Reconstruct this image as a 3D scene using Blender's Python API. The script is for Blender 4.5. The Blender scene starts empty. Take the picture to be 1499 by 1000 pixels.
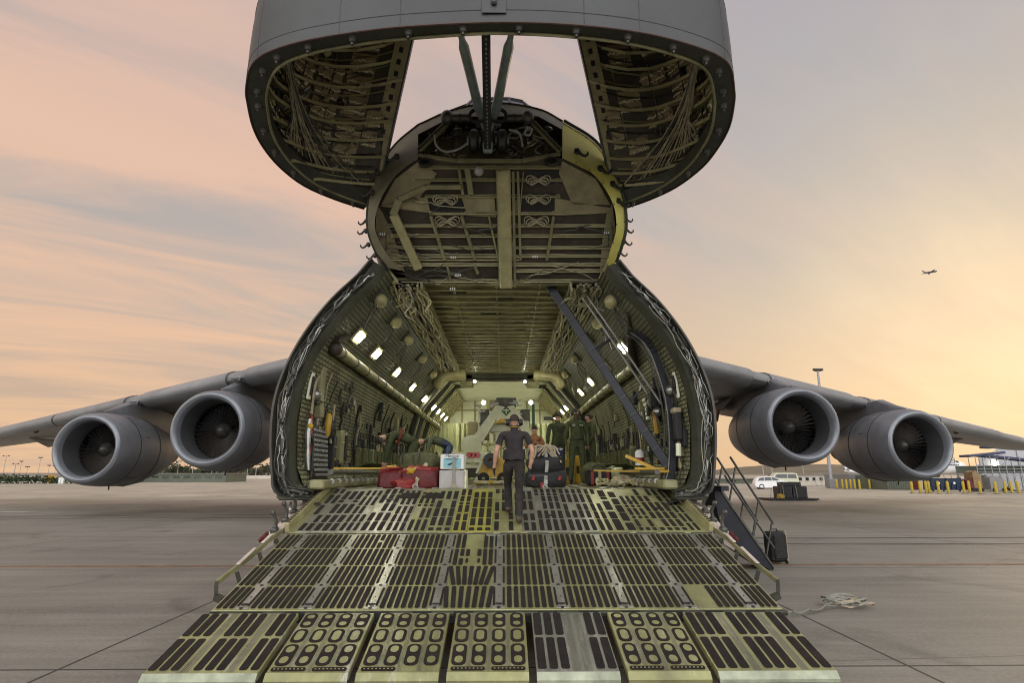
import bpy, math, random
from mathutils import Vector as V, Matrix as M3
random.seed(7)
PI=math.pi
sc=bpy.context.scene; COL=sc.collection
# ------------------------------------------------------------------ survey of the site (photo pixel -> world point)
TH=math.atan(193/835); YAW=math.atan(11.5/835/math.cos(TH)); CX,CZ=0.16,1.9
def ray(px,py):
    u=(px-749.5)/835; v=(500.6-py)/835
    c,s=math.cos(TH),math.sin(TH); x,y,z=u,c-v*s,s+v*c
    cy,sy=math.cos(YAW),math.sin(YAW)
    return (x*cy+y*sy,-x*sy+y*cy,z)
def PY(px,py,Y):
    d=ray(px,py); t=Y/d[1]; return V((CX+d[0]*t,Y,CZ+d[2]*t))
def PZ(px,py,Z=0.0):
    d=ray(px,py); t=(Z-CZ)/d[2]; return V((CX+d[0]*t,d[1]*t,Z))
def PX(px,py,X):
    d=ray(px,py); t=(X-CX)/d[0]; return V((X,d[1]*t,CZ+d[2]*t))
def RP(px,py,a,b):                       # plane z = a + b*y
    d=ray(px,py); t=(a-CZ)/(d[2]-b*d[1]); return V((CX+d[0]*t,d[1]*t,CZ+d[2]*t))
# ------------------------------------------------------------------ materials
def N(t,ty,**k):
    n=t.nodes.new(ty)
    for a,b in k.items():
        if a in n.inputs: n.inputs[a].default_value=b
        else: setattr(n,a,b)
    return n
def base(name):
    m=bpy.data.materials.new(name); m.use_nodes=True; t=m.node_tree
    return m,t,t.nodes['Principled BSDF']
def pm(name,col,rough=.6,metal=0,var=.3,scale=2.5,bump=.15,bscale=25,col2=None,spec=.5,stretch=(1,1,1),f2=.5):
    m,t,p=base(name); L=t.links.new
    tc=N(t,'ShaderNodeTexCoord'); mp=N(t,'ShaderNodeMapping'); mp.inputs['Scale'].default_value=stretch
    L(tc.outputs['Object'],mp.inputs['Vector'])
    n=N(t,'ShaderNodeTexNoise',Scale=scale,Detail=7.0,Roughness=.65); L(mp.outputs[0],n.inputs['Vector'])
    r=N(t,'ShaderNodeValToRGB'); e=r.color_ramp.elements
    e[0].position=.3; e[1].position=.7
    c2=col2 or tuple(min(1,c*(1+var)) for c in col)
    e[0].color=(*[c*(1-var) for c in col],1) if not col2 else (*col,1); e[1].color=(*c2,1)
    L(n.outputs['Fac'],r.inputs['Fac']); L(r.outputs['Color'],p.inputs['Base Color'])
    n2=N(t,'ShaderNodeTexNoise',Scale=bscale,Detail=4.0); L(mp.outputs[0],n2.inputs['Vector'])
    rr=N(t,'ShaderNodeMapRange'); rr.inputs['To Min'].default_value=max(.05,rough-.12); rr.inputs['To Max'].default_value=min(1,rough+.12)
    L(n2.outputs['Fac'],rr.inputs['Value']); L(rr.outputs[0],p.inputs['Roughness'])
    p.inputs['Metallic'].default_value=metal; p.inputs['Specular IOR Level'].default_value=spec
    if bump:
        b=N(t,'ShaderNodeBump',Strength=bump,Distance=.02); L(n2.outputs['Fac'],b.inputs['Height']); L(b.outputs[0],p.inputs['Normal'])
    return m
def em(name,col,st):
    m,t,p=base(name); p.inputs['Base Color'].default_value=(*col,1)
    p.inputs['Emission Color'].default_value=(*col,1); p.inputs['Emission Strength'].default_value=st; return m
def brickmat(name,col,mort,axes,w,h,ms,rough=.75,bump=.5,spec=.3,metal=0):
    m,t,p=base(name); L=t.links.new
    tc=N(t,'ShaderNodeTexCoord'); s=N(t,'ShaderNodeSeparateXYZ'); c=N(t,'ShaderNodeCombineXYZ')
    L(tc.outputs['Object'],s.inputs[0])
    L(s.outputs[axes[0]],c.inputs[0]); L(s.outputs[axes[1]],c.inputs[1])
    b=N(t,'ShaderNodeTexBrick'); b.offset=.5
    b.inputs['Scale'].default_value=1; b.inputs['Brick Width'].default_value=w; b.inputs['Row Height'].default_value=h; b.inputs['Mortar Size'].default_value=ms; b.inputs['Mortar Smooth'].default_value=.4
    b.inputs['Color1'].default_value=(*col,1); b.inputs['Color2'].default_value=(*[x*.82 for x in col],1); b.inputs['Mortar'].default_value=(*mort,1)
    L(c.outputs[0],b.inputs['Vector'])
    n=N(t,'ShaderNodeTexNoise',Scale=1.6,Detail=6.0,Roughness=.65); L(tc.outputs['Object'],n.inputs['Vector'])
    mr=N(t,'ShaderNodeMapRange'); mr.inputs['From Min'].default_value=.3; mr.inputs['From Max'].default_value=.7; mr.inputs['To Min'].default_value=.55; mr.inputs['To Max'].default_value=1.3
    L(n.outputs['Fac'],mr.inputs['Value'])
    mx=N(t,'ShaderNodeMix',data_type='RGBA',blend_type='MULTIPLY'); mx.inputs['Factor'].default_value=1
    L(b.outputs['Color'],mx.inputs[6]); L(mr.outputs[0],mx.inputs[7]); L(mx.outputs[2],p.inputs['Base Color'])
    bp=N(t,'ShaderNodeBump',Strength=bump,Distance=.02); bp.invert=True
    L(b.outputs['Fac'],bp.inputs['Height']); L(bp.outputs[0],p.inputs['Normal'])
    p.inputs['Roughness'].default_value=rough; p.inputs['Specular IOR Level'].default_value=spec; p.inputs['Metallic'].default_value=metal
    return m
MT={}
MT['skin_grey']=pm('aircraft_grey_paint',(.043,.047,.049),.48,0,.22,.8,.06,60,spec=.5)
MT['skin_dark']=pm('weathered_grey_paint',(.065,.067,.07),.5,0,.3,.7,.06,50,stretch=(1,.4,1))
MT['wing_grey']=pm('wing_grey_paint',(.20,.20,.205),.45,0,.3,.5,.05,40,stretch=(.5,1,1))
MT['nacelle']=pm('nacelle_grey_paint',(.135,.138,.15),.42,0,.25,.9,.05,40)
MT['lip']=pm('bare_lip_metal',(.22,.235,.26),.33,.35,.18,1.5,.05,50)
MT['fan']=pm('fan_dark_metal',(.17,.15,.135),.45,.2,.3,4,.1,40)
MT['brown']=pm('heat_stained_metal',(.22,.15,.08),.45,.5,.35,2,.1,40)
MT['olive_dark']=pm('dark_olive_primer',(.035,.037,.024),.6,0,.4,3,.2,30)
MT['olive']=pm('olive_primer',(.23,.22,.115),.5,.1,.4,2.2,.15,30)
MT['olive_band']=pm('olive_grey_band',(.20,.185,.115),.5,.1,.35,2.2,.15,30)
MT['olive_lt']=pm('light_olive_primer',(.36,.33,.17),.45,.1,.3,2.5,.15,30)
MT['yellow_primer']=pm('yellow_primer',(.62,.58,.15),.55,0,.14,3,.08,40)
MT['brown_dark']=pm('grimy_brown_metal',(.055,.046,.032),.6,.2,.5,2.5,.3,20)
MT['visor_lining']=pm('visor_lining_metal',(.06,.053,.036),.5,.2,.5,1.6,.3,20)
MT['tan_panel']=pm('tan_liner_panel',(.28,.245,.135),.6,0,.35,2,.2,22)
MT['black']=pm('black_paint',(.012,.012,.014),.5,0,.4,4,.15,30)
MT['blue_black']=pm('navy_black_metal',(.022,.024,.032),.45,.2,.3,4,.1,30)
MT['blue_strut']=pm('blue_grey_enamel',(.24,.30,.29),.38,.1,.3,5,.08,30)
MT['steel']=pm('dull_steel',(.33,.33,.31),.35,.8,.3,5,.12,40)
MT['steel_dk']=pm('dark_steel',(.09,.088,.08),.45,.6,.4,6,.15,40)
MT['wire']=pm('wire_harness',(.36,.33,.22),.55,.1,.45,6,.1,40)
MT['wire_white']=pm('white_hose',(.40,.40,.38),.5,.1,.3,6,.1,40)
MT['red_edge']=pm('red_seal',(.06,.03,.024),.6,0,.3,6,.1,30)
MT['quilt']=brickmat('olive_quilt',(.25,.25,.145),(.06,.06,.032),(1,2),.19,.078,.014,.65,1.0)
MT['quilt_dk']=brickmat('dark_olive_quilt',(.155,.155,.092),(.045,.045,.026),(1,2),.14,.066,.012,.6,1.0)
MT['ceiling']=pm('ceiling_primer',(.25,.23,.11),.55,.1,.5,1.6,.2,22)
MT['gold']=brickmat('gold_insulation',(.34,.275,.15),(.14,.105,.05),(1,2),.10,.16,.012,.38,.5,spec=.6,metal=.25)
MT['gold_line']=pm('pale_gold_and_glint',(.85,.76,.52),.4,.0,.35,14,.2,60)  # pale gold, also used for painted sky glints on the insulation foil
MT['ramp']=pm('ramp_primer',(.275,.275,.125),.36,.25,.3,2.4,.12,35,stretch=(1.4,.5,1),spec=.6)
def worn(m,bare,scale,lo,hi,grime):
    t=m.node_tree; L=t.links.new; p=t.nodes['Principled BSDF']; src=p.inputs['Base Color'].links[0].from_socket
    tc=N(t,'ShaderNodeTexCoord'); mp=N(t,'ShaderNodeMapping'); mp.inputs['Scale'].default_value=(3.2,.5,1); mp.inputs['Rotation'].default_value=(0,0,.06); L(tc.outputs['Object'],mp.inputs[0])
    n=N(t,'ShaderNodeTexNoise',Scale=scale,Detail=10.0,Roughness=.75); L(mp.outputs[0],n.inputs['Vector'])
    mr=N(t,'ShaderNodeMapRange'); mr.inputs['From Min'].default_value=lo; mr.inputs['From Max'].default_value=hi; L(n.outputs['Fac'],mr.inputs[0])
    x=N(t,'ShaderNodeMix',data_type='RGBA'); L(mr.outputs[0],x.inputs[0]); L(src,x.inputs[6]); x.inputs[7].default_value=(*bare,1)
    n2=N(t,'ShaderNodeTexNoise',Scale=1.7,Detail=9.0,Roughness=.7,Distortion=.8); L(tc.outputs['Object'],n2.inputs['Vector'])
    g=N(t,'ShaderNodeMapRange'); g.inputs['From Min'].default_value=.50; g.inputs['From Max'].default_value=.72; g.inputs['To Max'].default_value=grime; L(n2.outputs['Fac'],g.inputs[0])
    y=N(t,'ShaderNodeMix',data_type='RGBA'); L(g.outputs[0],y.inputs[0]); L(x.outputs[2],y.inputs[6]); y.inputs[7].default_value=(.07,.06,.04,1)
    L(y.outputs[2],p.inputs['Base Color'])
worn(MT['ramp'],(.44,.43,.34),2.6,.55,.68,.38)
MT['ramp_grey']=pm('ramp_bare_metal',(.30,.30,.25),.32,.5,.25,2.6,.1,40,stretch=(1.6,.5,1))
MT['ramp_gold']=pm('ramp_yellow_primer',(.36,.33,.07),.4,.2,.3,3,.1,40)
worn(MT['ramp_grey'],(.48,.46,.40),2.6,.54,.66,.6)
MT['tape']=pm('antiskid_strip',(.019,.015,.0135),.85,0,.4,7,.6,140,spec=.25)
worn(MT['tape'],(.10,.09,.065),4.5,.62,.78,.1)
MT['lip_paint']=pm('pale_lip_paint',(.34,.37,.27),.5,.1,.35,5,.15,40)
MT['pink_white']=pm('worn_white_fairing',(.52,.45,.40),.5,0,.2,5,.1,40)
MT['floor']=pm('cargo_floor',(.20,.19,.09),.4,.3,.5,3,.2,30)
MT['white_lin']=pm('white_liner',(.74,.76,.60),.45,0,.15,1.6,.12,16)
MT['plastic']=pm('clear_plastic_sheet',(.42,.44,.27),.22,0,.4,2.2,.8,5,stretch=(2.5,1,.5),spec=.7)
MT['machine']=pm('cream_paint',(.56,.57,.42),.42,0,.15,4,.08,40)
MT['yellow']=pm('safety_yellow',(.46,.28,.02),.45,0,.2,5,.1,40)
MT['green']=pm('sign_green',(.015,.085,.03),.45,0,.15,8,.05,40)
MT['red']=pm('red_nylon',(.10,.008,.010),.6,0,.4,7,.6,18)
MT['red_lt']=pm('bright_red_nylon',(.22,.018,.016),.55,0,.3,7,.5,18)
MT['flight_green']=pm('flight_suit_green',(.052,.062,.03),.85,0,.35,9,.6,28,spec=.2)
MT['bag_green']=pm('olive_canvas',(.085,.09,.045),.85,0,.35,9,.6,28,spec=.2)
MT['tee']=pm('charcoal_cotton',(.036,.031,.033),.9,0,.3,8,.6,22,spec=.15)
MT['trouser']=pm('brown_grey_cotton',(.036,.032,.030),.9,0,.35,8,.7,20,spec=.15)
MT['skin']=pm('skin',(.44,.25,.17),.5,0,.15,14,.08,60)
MT['skin_deep']=pm('deep_skin',(.10,.055,.035),.5,0,.15,14,.08,60)
MT['hair']=pm('dark_hair',(.035,.024,.018),.8,0,.4,40,.5,90)
MT['boot']=pm('brown_boot',(.06,.04,.028),.6,0,.3,12,.2,40)
MT['glove']=pm('black_glove',(.018,.018,.02),.7,0,.3,14,.3,40)
MT['plaid']=brickmat('plaid_shirt',(.15,.165,.10),(.05,.065,.045),(0,2),.05,.05,.01,.85,.1)
MT['navy']=pm('navy_nylon',(.02,.032,.075),.5,0,.4,8,.6,16)
MT['blacknylon']=pm('black_nylon',(.007,.007,.008),.65,0,.6,8,.7,14)
MT['webbing']=pm('grey_webbing',(.25,.245,.21),.7,0,.2,12,.2,60)
MT['tan']=pm('tan_webbing',(.36,.30,.20),.7,0,.25,12,.2,60)
MT['cardboard']=pm('grey_crate',(.40,.38,.37),.75,0,.12,6,.2,35)
MT['white']=pm('white_board',(.66,.67,.65),.6,0,.06,6,.05,40)
MT['cyan']=pm('pale_blue_print',(.22,.46,.52),.6,0,.12,10,.03,40)
MT['ink']=pm('dark_ink',(.02,.035,.05),.6,0,.2,10,.03,40)
MT['white_paint']=pm('white_car_paint',(.74,.75,.77),.2,0,.03,2,.0,40)
MT['glass']=pm('dark_glass',(.02,.024,.03),.08,0,.2,2,0,40,spec=.8)
MT['rubber']=pm('tyre_rubber',(.015,.015,.016),.8,0,.3,10,.3,40)
MT['taillight']=pm('red_lens',(.45,.02,.02),.2,0,.1,4,0,10)
MT['bollard']=pm('bollard_yellow',(.42,.31,.025),.55,0,.2,4,.1,40)
MT['dumpster']=pm('navy_steel',(.010,.024,.058),.5,0,.25,4,.1,40)
MT['far_white']=pm('pale_render',(.50,.46,.40),.8,0,.12,.4,.05,10)
MT['far_green']=pm('green_grey_cladding',(.10,.115,.085),.8,0,.2,.4,.05,10)
MT['far_grey']=pm('grey_container',(.20,.20,.20),.7,0,.15,.6,.05,10)
MT['far_roof']=pm('dull_roof',(.22,.19,.17),.8,0,.2,.5,.05,10)
MT['tent']=pm('white_membrane',(.40,.40,.44),.6,0,.08,.2,.05,10)
MT['blue_beam']=pm('blue_steel_canopy',(.045,.05,.10),.5,0,.2,1,.05,10)
MT['leaf']=pm('leaf_green',(.052,.062,.032),.8,0,.5,.6,0,10)
MT['shrub']=pm('shrub_green',(.04,.06,.025),.8,0,.5,1.2,0,10)
MT['bark']=pm('bark',(.06,.045,.035),.9,0,.3,3,.2,20)
MT['mast']=pm('galvanised_mast',(.30,.31,.33),.5,.3,.15,1.5,.05,20)
MT['lampglass']=em('warm_lit_panel',(1.0,.96,.72),90)
MT['lampwhite']=em('white_spot_lens',(1.0,.97,.80),110)
MT['clothes_orange']=pm('orange_shirt',(.26,.11,.05),.8,0,.25,8,.3,20)
# ------------------------------------------------------------------ mesh builder
class MB:
    def __init__(s): s.v=[]; s.f=[]; s.m=[]
    def add(s,pts,faces,m=0):
        o=len(s.v); s.v+= [tuple(p) for p in pts]
        for f in faces: s.f.append([o+i for i in f]); s.m.append(m)
    def poly(s,pts,m=0): s.add(pts,[list(range(len(pts)))],m)
    def box(s,c,sz,R=None,m=0,ch=0.0):
        c=V(c); h=[x/2 for x in sz]; R=R or M3.Identity(3)
        if ch<=0:
            P=[c+R@V((sx*h[0],sy*h[1],sz_*h[2])) for sx in(-1,1) for sy in(-1,1) for sz_ in(-1,1)]
            s.add(P,[(0,1,3,2),(4,6,7,5),(0,4,5,1),(2,3,7,6),(0,2,6,4),(1,5,7,3)],m); return
        ch=min(ch,min(h)*.9); P=[];ix={}
        for sx in(-1,1):
            for sy in(-1,1):
                for sz_ in(-1,1):
                    for a in range(3):
                        q=[sx*h[0],sy*h[1],sz_*h[2]]; sg=(sx,sy,sz_)
                        for b in range(3):
                            if b!=a: q[b]-=sg[b]*ch
                        ix[(sx,sy,sz_,a)]=len(P); P.append(c+R@V(q))
        F=[]
        for a in range(3):
            b,d=(a+1)%3,(a+2)%3
            for sg in(-1,1):
                q=[]
                for (u,w) in((-1,-1),(1,-1),(1,1),(-1,1)):
                    k=[0,0,0];k[a]=sg;k[b]=u;k[d]=w; q.append(ix[(*k,a)])
                F.append(q if sg>0 else q[::-1])
            for u in(-1,1):
                for w in(-1,1):
                    k0=[0,0,0];k0[b]=u;k0[d]=w;k1=k0[:];k0[a]=-1;k1[a]=1
                    q=[ix[(*k0,b)],ix[(*k1,b)],ix[(*k1,d)],ix[(*k0,d)]]
                    F.append(q if u*w>0 else q[::-1])
        for sx in(-1,1):
            for sy in(-1,1):
                for sz_ in(-1,1):
                    q=[ix[(sx,sy,sz_,a)] for a in range(3)]
                    F.append(q if sx*sy*sz_>0 else q[::-1])
        s.add(P,F,m)
    def bar(s,p,q,w,h,m=0,up=(0,0,1),ch=0):
        p,q=V(p),V(q); d=q-p; L=d.length
        if L<1e-6: return
        d/=L; u=V(up); u=u-d*u.dot(d)
        if u.length<1e-4: u=V((1,0,0))-d*d.x
        u.normalize(); r=d.cross(u)
        R=M3((r,d,u)).transposed()
        s.box((p+q)/2,(w,L,h),R,m,ch)
    def tube(s,pts,r,n=6,m=0,caps=True):
        pts=[V(p) for p in pts]; k=len(pts); rs=r if isinstance(r,(list,tuple)) else [r]*k
        prev=None; rings=[]
        for i,p in enumerate(pts):
            d=(pts[min(i+1,k-1)]-pts[max(i-1,0)])
            if d.length<1e-7: d=V((0,0,1))
            d.normalize()
            if prev is None:
                a=V((0,0,1)) if abs(d.z)<.9 else V((1,0,0)); u=(a-d*a.dot(d)).normalized()
            else:
                u=prev-d*prev.dot(d)
                u=u.normalized() if u.length>1e-5 else V((1,0,0))
            prev=u; w=d.cross(u)
            rings.append([p+(u*math.cos(2*PI*j/n)+w*math.sin(2*PI*j/n))*rs[i] for j in range(n)])
        s.grid(rings,m,cv=True)
        if caps: s.poly(rings[0][::-1],m); s.poly(rings[-1],m)
    def grid(s,G,m=0,cu=False,cv=False,flip=False):
        nu,nv=len(G),len(G[0]); P=[p for r in G for p in r]; F=[]
        for i in range(nu if cu else nu-1):
            for j in range(nv if cv else nv-1):
                a=i*nv+j; b=i*nv+(j+1)%nv; c=((i+1)%nu)*nv+(j+1)%nv; d=((i+1)%nu)*nv+j
                F.append((a,b,c,d) if not flip else (a,d,c,b))
        s.add(P,F,m)
    def lathe(s,prof,o=(0,0,0),ax='Y',n=24,m=0,sx=1,sz=1):
        o=V(o); G=[]
        for (r,a) in prof:
            row=[]
            for j in range(n):
                t=2*PI*j/n; c,d=r*math.cos(t)*sx,r*math.sin(t)*sz
                row.append(o+(V((c,a,d)) if ax=='Y' else V((c,d,a)) if ax=='Z' else V((a,c,d))))
            G.append(row)
        s.grid(G,m,cv=True)
    def prism(s,pts,vec,m=0):
        pts=[V(p) for p in pts]; vec=V(vec); n=len(pts); q=[p+vec for p in pts]
        s.add(pts+q,[list(range(n))[::-1],list(range(n,2*n))]+[(i,(i+1)%n,n+(i+1)%n,n+i) for i in range(n)],m)
    def ball(s,c,r,m=0,nu=8,nv=10,sc3=(1,1,1)):
        c=V(c); G=[]
        for i in range(nu+1):
            a=PI*i/nu; rr=math.sin(a)*r
            G.append([c+V((rr*math.cos(2*PI*j/nv)*sc3[0],rr*math.sin(2*PI*j/nv)*sc3[1],math.cos(a)*r*sc3[2])) for j in range(nv)])
        s.grid(G,m,cv=True)
    def build(s,name,mats,parent=None,off=None,smooth=40,label=None):
        me=bpy.data.meshes.new(name)
        o3=V(off) if off is not None else wpos(parent)
        me.from_pydata([(a-o3.x,b-o3.y,c-o3.z) for a,b,c in s.v],[],s.f)
        if not isinstance(mats,(list,tuple)): mats=[mats]
        for k in mats: me.materials.append(MT[k] if isinstance(k,str) else k)
        me.polygons.foreach_set('material_index',s.m); 
        me.polygons.foreach_set('use_smooth',[bool(smooth)]*len(s.f)); me.update()
        me.validate()
        if smooth: me.set_sharp_from_angle(angle=math.radians(smooth))
        o=bpy.data.objects.new(name,me); COL.objects.link(o)
        if parent is not None: o.parent=parent
        else: o.location=o3
        if label: o['label']=label
        return o
def wpos(o):
    p=V((0,0,0))
    while o is not None: p=p+V(o.location); o=o.parent
    return p
def tag(o,label,cat,group=None,kind=None):
    if label: o['label']=label
    if cat: o['category']=cat
    if group: o['group']=group
    if kind: o['kind']=kind
    return o
def thing(name,label,cat,loc,group=None):
    o=bpy.data.objects.new(name,None); o.empty_display_size=.3; COL.objects.link(o); o.location=loc
    return tag(o,label,cat,group)
def copy_tree(o,parent=None):
    c=o.copy(); COL.objects.link(c)
    if parent is not None: c.parent=parent
    for ch in [x for x in bpy.data.objects if x.parent==o]: copy_tree(ch,c)
    return c
def struct(o,label,cat=None):
    o['kind']='structure'; o['label']=label; o['category']=cat or 'ground'; return o
def lerp(a,b,t): return a+(b-a)*t
def cr(pts,n):                              # catmull-rom by index, n samples
    P=[V(p) for p in pts]; out=[]; k=len(P)-1
    for i in range(n):
        t=i/(n-1)*k; j=min(int(t),k-1); f=t-j
        p0=P[j-1] if j>0 else P[0]*2-P[1]; p1,p2=P[j],P[j+1]; p3=P[j+2] if j+2<=k else P[k]*2-P[k-1]
        out.append(.5*((2*p1)+(p2-p0)*f+(2*p0-5*p1+4*p2-p3)*f*f+(3*p1-p0-3*p2+p3)*f*f*f))
    return out
rnd=random.uniform
# ------------------------------------------------------------------ world, sun, camera
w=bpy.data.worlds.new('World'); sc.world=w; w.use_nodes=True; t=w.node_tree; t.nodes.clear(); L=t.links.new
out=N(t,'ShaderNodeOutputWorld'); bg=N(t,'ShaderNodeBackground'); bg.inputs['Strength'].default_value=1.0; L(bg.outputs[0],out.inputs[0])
tc=N(t,'ShaderNodeTexCoord'); sx=N(t,'ShaderNodeSeparateXYZ'); L(tc.outputs['Generated'],sx.inputs[0])
def mth(op,a,b=None,c=None):
    n=N(t,'ShaderNodeMath',operation=op)
    for i,x in enumerate((a,b,c)):
        if x is None: continue
        if isinstance(x,(int,float)): n.inputs[i].default_value=x
        else: L(x,n.inputs[i])
    return n.outputs[0]
def ramp(fac,els):
    r=N(t,'ShaderNodeValToRGB'); e=r.color_ramp.elements
    while len(e)<len(els): e.new(.5)
    for k,(p,c) in zip(e,els): k.position=p; k.color=(*c,1)
    L(fac,r.inputs['Fac']); return r.outputs['Color']
def mixc(f,a,b):
    n=N(t,'ShaderNodeMix',data_type='RGBA')
    if isinstance(f,(int,float)): n.inputs[0].default_value=f
    else: L(f,n.inputs[0])
    for i,x in((6,a),(7,b)):
        if isinstance(x,tuple): n.inputs[i].default_value=(*x,1)
        else: L(x,n.inputs[i])
    return n.outputs[2]
el=mth('MAXIMUM',sx.outputs[2],0.0)
az=mth('ARCTAN2',sx.outputs[0],sx.outputs[1])          # 0 ahead, + to the east
clear=ramp(el,[(0,(.72,.48,.28)),(.12,(.74,.53,.34)),(.22,(.62,.51,.385)),(.34,(.485,.455,.425)),(.55,(.445,.43,.44)),(.72,(.43,.40,.44)),(1,(.36,.36,.45))])
westy=ramp(el,[(0,(.66,.45,.32)),(.12,(.60,.44,.33)),(.25,(.50,.44,.39)),(.42,(.47,.42,.40)),(.58,(.50,.42,.40)),(.72,(.44,.38,.40)),(1,(.34,.33,.43))])
side=N(t,'ShaderNodeMapRange',interpolation_type='SMOOTHSTEP'); side.inputs['From Min'].default_value=-.5; side.inputs['From Max'].default_value=.35; L(az,side.inputs['Value'])
skyc=mixc(side.outputs[0],westy,clear)
# cloud sheets on a flat layer overhead
inv=mth('DIVIDE',1.0,mth('ADD',el,.16))
cx=mth('MULTIPLY',sx.outputs[0],inv); cy=mth('MULTIPLY',sx.outputs[1],inv)
cv=N(t,'ShaderNodeCombineXYZ'); L(cx,cv.inputs[0]); L(cy,cv.inputs[1])
mp=N(t,'ShaderNodeMapping'); mp.vector_type='TEXTURE'; mp.inputs['Rotation'].default_value=(0,0,math.radians(33)); mp.inputs['Scale'].default_value=(2.3,.62,1); mp.inputs['Location'].default_value=(-1.3,1.15,0); L(cv.outputs[0],mp.inputs[0])
n1=N(t,'ShaderNodeTexNoise',Scale=1.75,Detail=10.0,Roughness=.60,Distortion=.7); L(mp.outputs[0],n1.inputs['Vector'])
n2=N(t,'ShaderNodeTexNoise',Scale=.85,Detail=4.0,Roughness=.5); L(mp.outputs[0],n2.inputs['Vector'])
cl=mth('ADD',mth('MULTIPLY',n1.outputs['Fac'],.68),mth('MULTIPLY',n2.outputs['Fac'],.42))
cm=N(t,'ShaderNodeMapRange',interpolation_type='SMOOTHSTEP'); cm.inputs['From Min'].default_value=.40; cm.inputs['From Max'].default_value=.66; L(cl,cm.inputs['Value'])
amt=N(t,'ShaderNodeMapRange'); amt.inputs['From Min'].default_value=-.15; amt.inputs['From Max'].default_value=.45; amt.inputs['To Min'].default_value=.95; amt.inputs['To Max'].default_value=.22; L(az,amt.inputs['Value'])
ccol=ramp(el,[(0,(.84,.55,.32)),(.2,(.84,.54,.36)),(.45,(.80,.53,.40)),(.7,(.66,.48,.41)),(1,(.45,.37,.38))])
skyc=mixc(mth('MULTIPLY',cm.outputs[0],amt.outputs[0]),skyc,ccol)
# glow where the sun went down, to the east of the view
sd=V((math.sin(math.radians(43)),math.cos(math.radians(43)),.20)).normalized()
dt=N(t,'ShaderNodeVectorMath',operation='DOT_PRODUCT'); L(tc.outputs['Generated'],dt.inputs[0]); dt.inputs[1].default_value=sd
gl=mth('POWER',mth('MAXIMUM',dt.outputs['Value'],0.0),26.0)
n3=N(t,'ShaderNodeTexNoise',Scale=2.2,Detail=7.0,Roughness=.6,Distortion=.4); L(mp.outputs[0],n3.inputs['Vector'])
gl=mth('MULTIPLY',gl,mth('ADD',mth('MULTIPLY',n3.outputs['Fac'],1.1),.15))
skyc=mixc(mth('MINIMUM',mth('MULTIPLY',gl,.95),1.0),skyc,(.98,.76,.50))
nis=N(t,'ShaderNodeTexSky',sky_type='NISHITA'); nis.sun_disc=False; nis.sun_elevation=math.radians(7); nis.sun_rotation=math.radians(43); nis.air_density=1.2; nis.dust_density=2.5
ad=N(t,'ShaderNodeMix',data_type='RGBA',blend_type='ADD'); ad.inputs[0].default_value=.004; L(skyc,ad.inputs[6]); L(nis.outputs[0],ad.inputs[7])
# unseen sky behind the viewer, brightened as fill light for the shaded aircraft
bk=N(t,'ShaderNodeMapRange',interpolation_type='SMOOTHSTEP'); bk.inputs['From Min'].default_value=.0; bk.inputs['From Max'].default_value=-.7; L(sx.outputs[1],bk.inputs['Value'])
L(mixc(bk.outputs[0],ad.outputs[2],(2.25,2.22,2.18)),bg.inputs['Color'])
sl=bpy.data.lights.new('sun_lamp','SUN'); sl.energy=.55; sl.angle=math.radians(10); sl.color=(1,.78,.52)
so=bpy.data.objects.new('sun_lamp',sl); COL.objects.link(so)
dirv=V((math.sin(math.radians(43))*math.cos(math.radians(7)),math.cos(math.radians(43))*math.cos(math.radians(7)),math.sin(math.radians(7))))
so.rotation_euler=dirv.to_track_quat('Z','Y').to_euler(); so.location=(30,30,40)
cam=bpy.data.cameras.new('camera'); cam.sensor_width=36; cam.lens=835/1499*36; cam.clip_end=6000; cam.clip_start=.05
co=bpy.data.objects.new('camera',cam); COL.objects.link(co); co.location=(CX,0,CZ); co.rotation_euler=(PI/2+TH,0,-YAW); sc.camera=co
sc.view_settings.view_transform='Standard'; sc.view_settings.look='None'; sc.view_settings.exposure=0; sc.view_settings.gamma=1
sc.render.engine='CYCLES'; cyc=sc.cycles; cyc.use_denoising=True; cyc.filter_width=1.05; cyc.max_bounces=8; cyc.diffuse_bounces=5; cyc.glossy_bounces=3; cyc.sample_clamp_indirect=8
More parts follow.
